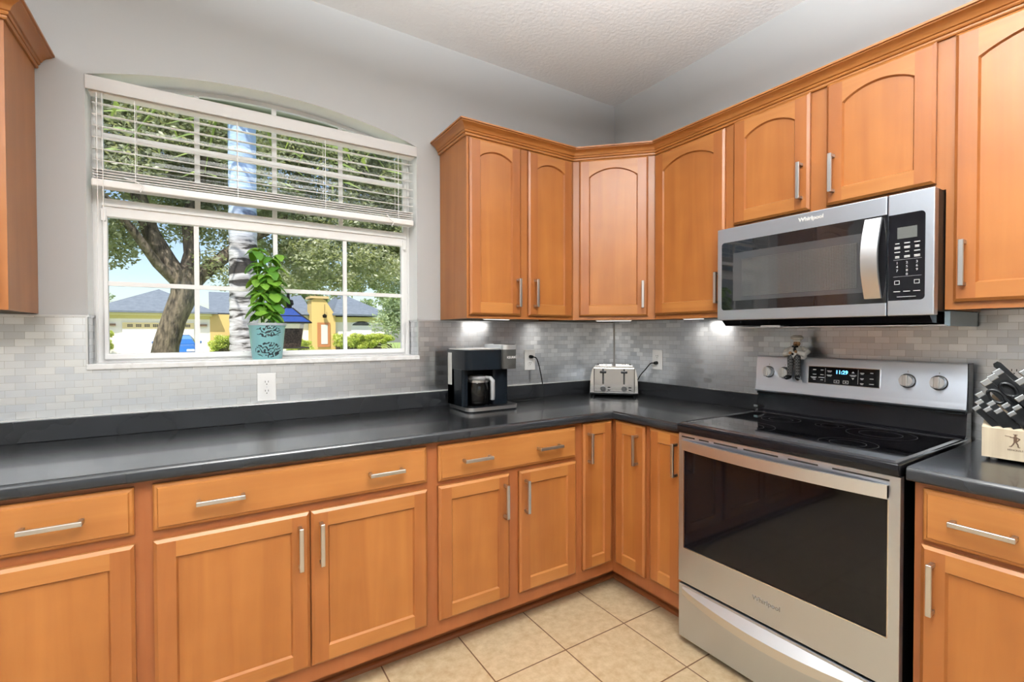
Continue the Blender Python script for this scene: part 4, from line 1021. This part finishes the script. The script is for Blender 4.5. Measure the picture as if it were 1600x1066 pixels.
    lf.build('leaves', [lm('basil_leaf', (.10, .27, .035)), lm('basil_leaf_light', (.22, .43, .06))], t, smooth=True)
basil()

# ------------------------------------------------------------------ outside the window
import numpy as np
rng = np.random.default_rng(5)
stucco = mat('cream_stucco', (.80, .77, .70), .85, 0, .2)
stucco_y = mat('yellow_stucco', (.60, .43, .17), .85, 0, .2)
soff_m = mat('pale_green_soffit', (.50, .54, .42), .8)
grass_m = mat('lawn_grass', (.16, .28, .06), .9); noise_col(grass_m, (.16, .24, .05), (.30, .40, .12), (1, 1, 1), 6, .3, .7, 2.5)
conc = mat('pale_concrete', (.60, .58, .54), .85)
roof_m = mat('grey_shingles', (.24, .28, .33), .8); noise_col(roof_m, (.085, .11, .145), (.15, .18, .22), (1, 1, 6), 4, .3, .7, 3)
bark = mat('oak_bark', (.16, .12, .085), .9); noise_col(bark, (.035, .027, .02), (.22, .175, .125), (5, 5, 1.6), 6, .35, .68, 3); bump(bark, 14, .9, .04, 5, (2, 2, .7))
struct(MB().box(-60, 60, .16, 80, -.22, -.20).build('lawn_ground', grass_m))
struct(MB().box(-8.2, -2.6, 15, 44, -.20, -.185).build('driveway', conc))
struct(MB().box(-60, 60, 17.5, 24, -.20, -.183).build('street', mat('asphalt', (.22, .22, .22), .9)))
struct(MB().box(-30, 30, 1.0, 4.1, -.20, -.187).build('bounce_strip', mat('bounce_white', (.78, .77, .74), .9)))  # unseen pale ground strip added to bounce sunlight up at the window
struct(MB().box(5.2, 7.6, 24, 43.0, -.20, -.184).build('front_walk', conc))
# this house's own eave above the window, and an unseen roof added for its shade
ev = MB(); ev.box(XL-1, 1, .16, .58, 2.50, 2.53); ev.box(XL-1, 1, .58, .61, 2.46, 2.66); struct(ev.build('eave_soffit', soff_m))
struct(MB().prism([(.62, 2.66), (-2.6, 4.2), (-6.2, 2.95), (-6.2, 2.94), (-2.6, 4.0), (.60, 2.60)], 'x', XL-1, 1).build('shading_roof', roof_m))

def leaf_mat(name, c1, c2):
    m = mat(name, c1, .42, 0, .5); noise_col(m, c1, c2, (1, 1, 1), 3, .32, .68, 2.6)
    n, l, b = nt(m); tl = n.new('ShaderNodeBsdfTranslucent'); tl.inputs[0].default_value = (c2[0]*1.4, c2[1]*1.4, c2[2]*.8, 1)
    mx = n.new('ShaderNodeMixShader'); mx.inputs[0].default_value = .30
    l.new(b.outputs[0], mx.inputs[1]); l.new(tl.outputs[0], mx.inputs[2]); l.new(mx.outputs[0], n['Material Output'].inputs[0]); return m
oak_leaf = leaf_mat('oak_leaves', (.14, .17, .10), (.42, .45, .31))
oak_leaf2 = leaf_mat('distant_leaves', (.16, .23, .14), (.36, .44, .26))
shrub_leaf = leaf_mat('hedge_leaves', (.24, .34, .06), (.58, .62, .16))
red_leaf = leaf_mat('dark_red_leaves', (.16, .06, .06), (.30, .14, .13))
def leaf_cloud(name, clumps, size, m, parent, flat=.75, tiers=True):
    """clumps: (x, y, z, radius, number) - a mesh of small bent leaves filling each clump"""
    P = []
    for x, y, z, r, k in clumps:
        d = rng.normal(size=(k, 3)); d /= np.linalg.norm(d, axis=1)[:, None]
        rad = r*rng.random(k)**.45
        p = d*rad[:, None]; p[:, 2] *= flat
        P.append(p+np.array([x, y, z]))
    P = np.concatenate(P); k = len(P)
    a = rng.normal(size=(k, 3)); a[:, 2] *= .6; a /= np.linalg.norm(a, axis=1)[:, None]
    b = np.cross(a, rng.normal(size=(k, 3))); b /= np.linalg.norm(b, axis=1)[:, None]
    L = size*(.6+.8*rng.random(k))[:, None]
    v = np.stack([P-a*L, P+b*L*.42, P+a*L, P-b*L*.42], axis=1).reshape(-1, 3)
    me = bpy.data.meshes.new(name); me.vertices.add(4*k); me.vertices.foreach_set('co', v.ravel().astype(np.float32))
    me.loops.add(4*k); me.loops.foreach_set('vertex_index', np.arange(4*k, dtype=np.int32))
    me.polygons.add(k); me.polygons.foreach_set('loop_start', np.arange(0, 4*k, 4, dtype=np.int32)); me.polygons.foreach_set('loop_total', np.full(k, 4, dtype=np.int32))
    me.materials.append(m); me.update(calc_edges=True); me.validate()
    o = bpy.data.objects.new(name, me); C.objects.link(o)
    if parent is not None: o.parent = parent
    return o

# oak by the street: leaning trunk, forked limbs, wide crown
oak = thing('oak_tree', 'large leafy oak with a leaning forked trunk in the front yard', 'tree', (-3.1, 9, -.2))
ox, oz = 3.1, .2
def OP(x, y, z): return (x+ox, y-9, z+oz)
tb = MB()
tb.tube([OP(*p) for p in ((-3.14, 9, -.25), (-3.08, 9, .4), (-2.99, 9, 1.1), (-2.86, 9, 1.6), (-2.70, 9, 2.05), (-2.66, 9, 2.35), (-2.70, 9, 2.55))], [.30, .25, .215, .205, .225, .245, .21], 16)
trunk = tb.build('trunk', bark, oak, smooth=True)
for nm, ps, rs in (('left', ((-2.72, 9, 2.30), (-2.95, 9, 2.70), (-3.22, 9.1, 3.25), (-3.40, 9.2, 3.95), (-3.5, 9.5, 4.9), (-3.8, 9.8, 6.0)), [.19, .165, .15, .13, .10, .06]),
                   ('far left', ((-2.80, 8.95, 2.30), (-3.1, 8.8, 2.62), (-3.42, 8.6, 3.15), (-3.75, 8.4, 3.62), (-4.4, 8.2, 4.3)), [.11, .085, .07, .06, .04]),
                   ('right', ((-2.62, 9, 2.25), (-2.42, 9, 2.48), (-2.05, 9.1, 2.85), (-1.6, 9.2, 3.3), (-.7, 9.4, 3.9), (.3, 9.6, 4.4)), [.18, .15, .13, .12, .09, .05]),
                   ('up', ((-2.64, 9.05, 2.40), (-2.56, 9.15, 2.9), (-2.62, 9.3, 3.6), (-2.4, 9.5, 4.6), (-2.2, 9.7, 6.0)), [.19, .15, .13, .10, .06])):
    MB().tube([OP(*p) for p in ps], rs, 10).build('limb', bark, oak, smooth=True)
cl = []
def scatter(x0, x1, y0, y1, z0f, z1, k, r0, r1, dens):
    for i in range(k):
        x = rng.uniform(x0, x1); y = rng.uniform(y0, y1); zl = z0f(x)
        z = zl+(z1-zl)*rng.random()**.9; r = rng.uniform(r0, r1)
        cl.append((x+ox, y-9, z+oz, r, int(dens*r*r)))
def low(x):   # underside of the crown: high over the left gap, drooping to the right
    return np.interp(x, [-5.5, -3.9, -3.5, -2.6, -2.0, -1.2, .4, 1.8, 3.5], [2.95, 3.05, 3.35, 3.5, 2.95, 2.75, 2.75, 2.9, 3.2])
scatter(-5.6, 3.4, 8.2, 11.8, low, 7.6, 330, .45, .8, 2300)
for x, z, r in ((-3.85, 2.85, .45), (-3.6, 2.95, .35), (-2.3, 2.75, .35), (-1.95, 2.45, .4), (-1.6, 2.5, .45), (-1.1, 2.4, .5), (-.6, 2.45, .45), (-.2, 2.55, .45), (.2, 2.45, .5), (.6, 2.6, .5), (1.0, 2.75, .5), (1.5, 2.85, .5), (-2.75, 3.4, .4)):
    cl.append((x+ox, rng.uniform(-.8, .6), z+oz, r, int(2200*r*r)))
leaf_cloud('crown', cl, .046, oak_leaf, oak)

# a second tree further back on the right and one behind the far roofs
def tree(label, x, y, z0, h, w, m, k, size, sparse=1.0, droop=()):
    t = thing('yard_tree', label, 'tree', (x, y, -.2), 0, 'trees across the street')
    MB().tube([(0, 0, 0), (.1, 0, z0*.6), (0, .1, z0+h*.4)], [.28, .22, .1], 10).build('trunk', bark, t, smooth=True)
    c2 = []
    for i in range(k):
        a = rng.random()*6.28; r = w*math.sqrt(rng.random()); zz = z0+h*rng.random()
        c2.append((r*math.cos(a), r*math.sin(a)*.7, zz, rng.uniform(.7, 1.2), int(330*sparse)))
    for q in droop: c2.append(q)
    leaf_cloud('crown', c2, size, m, t); return t
tree('bushy tree standing at the right end of the far house', 9.6, 29, 1.9, 6.5, 2.4, oak_leaf2, 46, .12)
tree('tall tree rising behind the roof with the arched window', 9.5, 63, 4.5, 8, 7.5, oak_leaf2, 50, .20)
tree('thin pale tree beyond the garage roof, at the left of the window', -10.8, 54, 2.0, 4.2, 1.3, oak_leaf2, 9, .16, .5)

# palm trunk close to the window
palm = thing('palm_tree', 'thick pale palm trunk with dark ring scars close outside the window', 'palm tree', (-1.93, 4.5, -.2))
pb = mat('palm_bark', (.55, .55, .56), .85)
n, l, b = nt(pb); tc = n.new('ShaderNodeTexCoord'); mp = n.new('ShaderNodeMapping'); mp.inputs['Scale'].default_value = (2.2, 2.2, 9); l.new(tc.outputs['Object'], mp.inputs['Vector'])
nz = n.new('ShaderNodeTexNoise'); nz.inputs['Scale'].default_value = 1.6; nz.inputs['Detail'].default_value = 6; nz.inputs['Distortion'].default_value = .5; l.new(mp.outputs[0], nz.inputs['Vector'])
rp = n.new('ShaderNodeValToRGB'); e = rp.color_ramp.elements; e[0].position = .42; e[0].color = (.03, .027, .025, 1); e[1].position = .60; e[1].color = (.50, .50, .51, 1); q = e.new(.465); q.color = (.30, .29, .285, 1)
l.new(nz.outputs['Fac'], rp.inputs[0])
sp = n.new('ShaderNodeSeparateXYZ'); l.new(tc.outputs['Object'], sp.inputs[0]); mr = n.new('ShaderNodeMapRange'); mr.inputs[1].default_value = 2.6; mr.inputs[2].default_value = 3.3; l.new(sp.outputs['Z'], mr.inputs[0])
sky_tint = n.new('ShaderNodeValToRGB'); e = sky_tint.color_ramp.elements; e[0].position = .28; e[0].color = (.10, .14, .25, 1); e[1].position = .40; e[1].color = (.36, .50, .74, 1); l.new(nz.outputs['Fac'], sky_tint.inputs[0])  # upper trunk: blue sky light put into the bark colour
mx = n.new('ShaderNodeMix'); mx.data_type = 'RGBA'; l.new(mr.outputs[0], mx.inputs['Factor']); l.new(rp.outputs[0], mx.inputs['A']); l.new(sky_tint.outputs[0], mx.inputs['B']); l.new(mx.outputs['Result'], b.inputs['Base Color'])
bp = n.new('ShaderNodeBump'); bp.inputs['Distance'].default_value = .03; bp.inputs['Strength'].default_value = .9; l.new(nz.outputs['Fac'], bp.inputs['Height']); l.new(bp.outputs[0], b.inputs['Normal'])
prof = [(0, -.05), (.175, -.05)]+[(.150+.016*math.exp(-z*.8)+(.010 if i % 2 else 0)*(1-z/9), z) for i, z in enumerate([.06*j for j in range(1, 78)])]+[(0, 4.65)]
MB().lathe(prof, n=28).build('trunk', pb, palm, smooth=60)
frond_m = leaf_mat('palm_frond', (.12, .20, .05), (.30, .38, .12))
for k in range(12):
    a = k*2*math.pi/12+.2; fb = MB(); dx, dy = math.cos(a), math.sin(a)
    spine = [Vector((dx*r_, dy*r_, 4.6+.9*s-1.5*s*s)) for s, r_ in [(i/8, 2.0*i/8) for i in range(9)]]
    fb.tube(spine, [.03]*5+[.02, .015, .01, .006], 5)
    for i in range(1, 9):
        for sd in (-1, 1):
            side = Vector((-dy*sd, dx*sd, -.35)); p = spine[i]; L_ = .55*math.sin(math.pi*(i/9))+.12
            fb.add([p, p+side*L_*.5+Vector((0, 0, .04)), p+side*L_+Vector((dx, dy, 0))*.2, p+side*L_*.5-Vector((dx, dy, 0))*.06], [(0, 1, 2, 3)])
    fb.build('frond', frond_m, palm)

# post-mounted bird feeder with a blue roof
bf = thing('bird_feeder', 'bird feeder with a blue pyramid roof behind the basil plant, full of brown seed', 'bird feeder', (-1.722, 2.2, -.2))
zr = .2
blue = mat('blue_roof_glass', (.02, .055, .24), .25, .1)
m = MB(); m.lathe([(.022, 1.0+zr+.17), (.022, 1.0+zr+.18)], n=6)
MB().lathe([(0, 1.150+zr), (.150, 1.182+zr-.03), (0, 1.15+zr)], n=4, ph=R(45)).lathe([(0, 0), (.05, 0), (.04, 1.14+zr), (0, 1.14+zr)], n=10).build('post', blk_mat, bf)
MB().lathe([(0, 1.172+zr), (.205, 1.172+zr), (.205, 1.184+zr), (0, 1.184+zr)], n=4, ph=R(45)).build('seed_tray', mat('dark_tray', (.03, .025, .02), .6), bf)
MB().lathe([(0, 1.186+zr), (.118, 1.186+zr), (.134, 1.27+zr), (.144, 1.345+zr), (0, 1.345+zr)], n=4, ph=R(45)).build('seed', (lambda mm: (noise_col(mm, (.04, .025, .02), (.22, .15, .12), (1, 1, 1), 3, .35, .65, 75), mm)[1])(mat('bird_seed', (.12, .08, .06), .8)), bf)
MB().lathe([(.121, 1.185+zr), (.158, 1.392+zr), (.155, 1.392+zr), (.118, 1.185+zr)], n=4, ph=R(45)).build('clear_walls', pane_m, bf)
MB().lathe([(0, 1.390+zr), (.225, 1.390+zr), (.225, 1.398+zr), (.135, 1.452+zr), (.045, 1.520+zr), (0, 1.520+zr)], n=4, ph=R(45)).build('feeder_roof', blue, bf)
rb = MB()
for k in range(4):
    a = R(45+90*k); rb.tube([(.226*math.cos(a), .226*math.sin(a), 1.395+zr), (.136*math.cos(a), .136*math.sin(a), 1.455+zr), (.044*math.cos(a), .044*math.sin(a), 1.523+zr)], .006, 6)
    a2 = R(135+90*k); rb.tube([(.226*math.cos(a), .226*math.sin(a), 1.395+zr), (.226*math.cos(a2), .226*math.sin(a2), 1.395+zr)], .007, 6); rb.tube([(.138*math.cos(a), .138*math.sin(a), 1.453+zr), (.138*math.cos(a2), .138*math.sin(a2), 1.453+zr)], .004, 6)
rb.build('roof_ribs', blk_mat, bf)
MB().lathe([(0, 1.515+zr), (.035, 1.515+zr), (.028, 1.54+zr), (.045, 1.555+zr), (.040, 1.59+zr), (.015, 1.60+zr), (.010, 1.66+zr), (0, 1.665+zr)], n=14).build('finial', blk_mat, bf, smooth=30)
# small dark hanging feeder at the left
hf = thing('hanging_feeder', 'small dark wooden feeder hanging from the eave at the left of the window', 'bird feeder', (-2.735, .45, 1.90))
MB().lathe([(0, -.045), (.020, -.045), (.022, -.03), (.016, -.026), (.016, .026), (.022, .03), (.018, .045), (0, .047)], n=14).build('cylinder', mat('dark_stained_wood', (.05, .024, .012), .6), hf, smooth=30)
MB().tube([(0, 0, .045), (0, 0, .60)], .0015, 5).build('wire', blk_mat, hf)

# house across the street
hs = thing('house', 'cream house across the street with grey shingle roofs and a yellow entry', 'house', (0, 44, -.2))
def H(mb, name, m, parent=hs): return mb.build(name, m, parent)
wallg = MB(); wallg.box(-9.3, -2.15, 0, 8, 0, 2.95+.2); H(wallg, 'garage_wall', stucco)
H(MB().box(-9.7, -2.0, -.55, 0, 2.98, 3.16).box(-9.3, -2.15, -.06, 0, 2.72, 3.0), 'eave_trim', mat('yellow_green_trim', (.56, .52, .22), .8))
H(MB().add([(-9.9, -.65, 3.28), (-1.6, -.65, 3.28), (-1.6, 8.6, 3.28), (-9.9, 8.6, 3.28), (-5.75, 3.6, 5.32), (-5.75, 4.3, 5.32)], [(0, 1, 4), (1, 2, 5, 4), (2, 3, 5), (3, 0, 4, 5), (0, 3, 2, 1)]).box(-9.9, -1.6, -.68, -.62, 3.16, 3.30), 'garage_roof', roof_m)
gd_ = H(MB().box(-7.75, -3.25, -.10, -.02, .0, 2.46).box(-7.75, -3.25, -.105, -.09, .60, .61).box(-7.75, -3.25, -.105, -.09, 1.2, 1.21).box(-7.75, -3.25, -.105, -.09, 1.8, 1.81), 'garage_door', mat('white_garage_door', (.86, .85, .83), .6))
H(MB().box(-7.75, -3.25, -.14, -.10, 1.95, 2.42), 'top_panel', mat('tan_panel', (.62, .52, .27), .7), gd_)
for k in range(8):
    x = -7.45+.52*k; p = MB()
    for q in range(3): p.box(x+.115*q, x+.09+.115*q, -.155, -.145, 2.08, 2.16).box(x+.115*q, x+.09+.115*q, -.155, -.145, 2.19, 2.28)
    H(p, 'door_window', mat('dark_pane', (.04, .04, .04), .2), gd_)
H(MB().box(-8.55, -8.15, -.25, 0, 2.15, 2.32).box(-3.05, -2.35, -.25, 0, 2.15, 2.32), 'wall_lamp', mat('brown_lamp', (.16, .10, .06), .6))
H(MB().box(-2.15, 5.6, 1.0, 8, 0, 3.3), 'middle_wall', stucco)
H(MB().box(-2.15, -.55, -.02, 2.0, 0, 3.15), 'yellow_return_wall', stucco_y)
H(MB().add([(-2.2, .4, 3.28), (6.0, .4, 3.28), (6.0, 8, 5.6), (-2.2, 8, 5.6)], [(0, 1, 2, 3)]).add([(-2.2, .4, 3.2), (6.0, .4, 3.2), (6.0, 8, 5.5), (-2.2, 8, 5.5)], [(0, 1, 2, 3)]), 'middle_roof', roof_m)
H(MB().prism([(5.55, 0), (5.55, 4.6), (6.2, 4.85), (6.75, 4.55), (7.6, 3.2), (7.6, 0)], 'y', -.7, 1.5), 'entry_wall', stucco_y)
H(MB().box(5.4, 7.0, -.85, 1.5, 4.72, 4.92), 'entry_cornice', mat('tan_cornice', (.55, .40, .20), .8))
fd = H(MB().box(6.02, 7.10, -.80, -.70, .35, 2.55), 'front_door', mat('red_brown_door', (.42, .17, .06), .5))
H(MB().box(6.32, 6.88, -.83, -.80, .6, 2.35), 'leaded_glass', mat('pale_leaded_glass', (.55, .57, .52), .3), fd)
H(MB().lathe([(0, -.25), (.16, -.22), (.2, 0), (.05, .12), (0, .12)], (6.6, -1.0, 3.2), 10).box(6.585, 6.615, -1.02, -.98, 3.3, 4.2), 'porch_lantern', blk_mat)
H(MB().box(7.6, 12.3, -.3, 8, 0, 3.1), 'wing_wall', stucco)
H(MB().box(7.5, 12.3, -.36, -.3, 2.62, 3.1), 'wing_trim', mat('wing_yellow_trim', (.70, .62, .26), .8))
H(MB().add([(7.3, -.9, 3.33), (12.9, -.9, 3.33), (12.9, 8.6, 3.33), (7.3, 8.6, 3.33), (8.9, 3.2, 5.6), (8.9, 4.6, 5.6)], [(0, 1, 4), (1, 2, 5, 4), (2, 3, 5), (3, 0, 4, 5), (0, 3, 2, 1)]).box(7.3, 12.9, -.95, -.88, 3.2, 3.36), 'wing_roof', roof_m)
wn = MB(); wn.prism([(9.1, 1.2)]+[(10.05-.95*math.cos(math.pi*i/12), 2.35+.38*math.sin(math.pi*i/12)) for i in range(13)]+[(11.0, 1.2)], 'y', -.36, -.30); wno = H(wn, 'arched_window', mat('white_window_frame', (.82, .82, .80), .4))
H(MB().prism([(9.2, 2.32)]+[(10.05-.85*math.cos(math.pi*i/12), 2.35+.30*math.sin(math.pi*i/12)) for i in range(13)]+[(10.9, 2.32)], 'y', -.38, -.35), 'fanlight', mat('dark_fanlight', (.05, .06, .07), .2), wno)

# hedges and shrubs in front of the house
def shrub(label, x0, x1, y, z0, z1, m, k, size, nm='hedge', grp='shrubs in front of the far house', dy=.5):
    t = thing(nm, label, 'shrub', ((x0+x1)/2, y, -.2), 0, grp); c2 = []
    for i in range(k):
        c2.append((rng.uniform(x0, x1)-(x0+x1)/2, rng.uniform(-dy, dy), z0+(z1-z0)*rng.random(), .34, 190))
    leaf_cloud('leaves', c2, size, m, t)
    MB().box(-(x1-x0)/2+.1, (x1-x0)/2-.1, -.1, .1, 0, z0+.2).build('stems', bark, t); return t
shrub('long clipped green hedge below the arched window', 7.3, 12.6, 42.3, .35, 1.35, shrub_leaf, 95, .085)
shrub('low flowering shrubs beside the yellow wall of the far house', -2.0, .8, 42.2, .3, 1.25, shrub_leaf, 45, .085)
shrub('green bush at the left side of the garage door', -9.2, -8.3, 42.6, .3, 1.7, shrub_leaf, 22, .085)
shrub('small green bush left of the front door', 3.6, 5.3, 42.4, .2, .95, shrub_leaf, 22, .085)
shrub('dark red bush at the right end of the hedge', 8.5, 9.5, 26.2, .6, 1.45, red_leaf, 26, .07, dy=.3)
# fallen fronds lie on the lawn near the red bush
pf = thing('palm_clump', 'low spray of striped pale fronds on the lawn, lower right of the window', 'shrub', (7.9, 27.5, -.2))
for k in range(9):
    a = .25+k*.31; f_ = MB(); pts = [Vector((math.cos(a)*r_, -.1*k+.3, .1+.85*math.sin(min(1.5, r_*1.2))*(.6+.4*math.sin(a)))) for r_ in (0, .4, .8, 1.2, 1.5)]
    f_.tube(pts, [.05, .06, .06, .05, .02], 6, flat=.4); f_.build('frond', leaf_mat('pale_frond', (.28, .36, .16), (.55, .60, .36)) if k == 0 else bpy.data.materials['pale_frond'], pf)

# blue car on the driveway, nose towards us
def car():
    t = thing('car', 'blue car parked on the driveway behind the oak trunk', 'car', (-3.66, 26.5, -.185))
    pt = mat('blue_car_paint', (.03, .17, .50), .2, .3, .5, Coat_Weight=1.0); gl = mat('car_window', (.10, .22, .36), .08, 0, .8)
    st = [(-.02, .74, .32, .62), (.12, .84, .24, .78), (.9, .88, .2, .96), (1.5, .89, .2, 1.0), (3.4, .89, .2, 1.02), (4.2, .86, .25, .98), (4.4, .76, .35, .8)]
    def loft(st, mb):
        vs = []; fs = []
        for y, w, z0, z1 in st:
            r_ = min(.16, (z1-z0)*.3)
            vs += [(-w+.06, y, z0), (-w, y, z0+r_), (-w, y, z1-r_), (-w+r_, y, z1), (w-r_, y, z1), (w, y, z1-r_), (w, y, z0+r_), (w-.06, y, z0)]
        for i in range(len(st)-1):
            for j in range(8): fs.append((8*i+j, 8*i+(j+1) % 8, 8*i+8+(j+1) % 8, 8*i+8+j))
        return mb.add(vs, fs+[tuple(range(8)), tuple(range(8*(len(st)-1), 8*len(st)))])
    loft(st, MB()).build('body', pt, t, smooth=40)
    loft([(1.25, .80, .9, 1.0), (2.05, .66, .9, 1.44), (3.1, .66, .9, 1.47), (3.95, .76, .9, 1.02)], MB()).build('cabin', pt, t, smooth=40)
    MB().add([(-.70, 1.36, 1.03), (.70, 1.36, 1.03), (.56, 2.00, 1.40), (-.56, 2.00, 1.40)], [(0, 1, 2, 3)]).add([(-.70, 1.34, 1.04), (.70, 1.34, 1.04), (.56, 1.98, 1.41), (-.56, 1.98, 1.41)], [(0, 1, 2, 3)]).build('windscreen', gl, t)
    for s in (-1, 1):
        m_ = MB(); m_.bbox(s*.98-.09, s*.98+.09, 1.5, 1.62, 1.0, 1.14, .03); m_.box(min(s*.8, s*.95), max(s*.8, s*.95), 1.54, 1.58, 1.03, 1.07); m_.build('wing_mirror', pt, t)
        MB().bbox(s*.62-.17, s*.62+.17, -.03, .15, .62, .74, .03).build('headlight', mat('clear_headlight', (.75, .78, .8), .1) if s < 0 else bpy.data.materials['clear_headlight'], t)
        for y in (.85, 3.55): MB().lathe([(0, -.11), (.31, -.11), (.33, 0), (.31, .11), (0, .11)], n=20, mat=Matrix.Translation((s*.78, y, .33)) @ Matrix.Rotation(R(90), 4, 'Y')).build('wheel', blk_mat, t)
    g = MB().bbox(-.5, .5, -.05, .05, .40, .56, .02).build('grille', dark, t)
car()
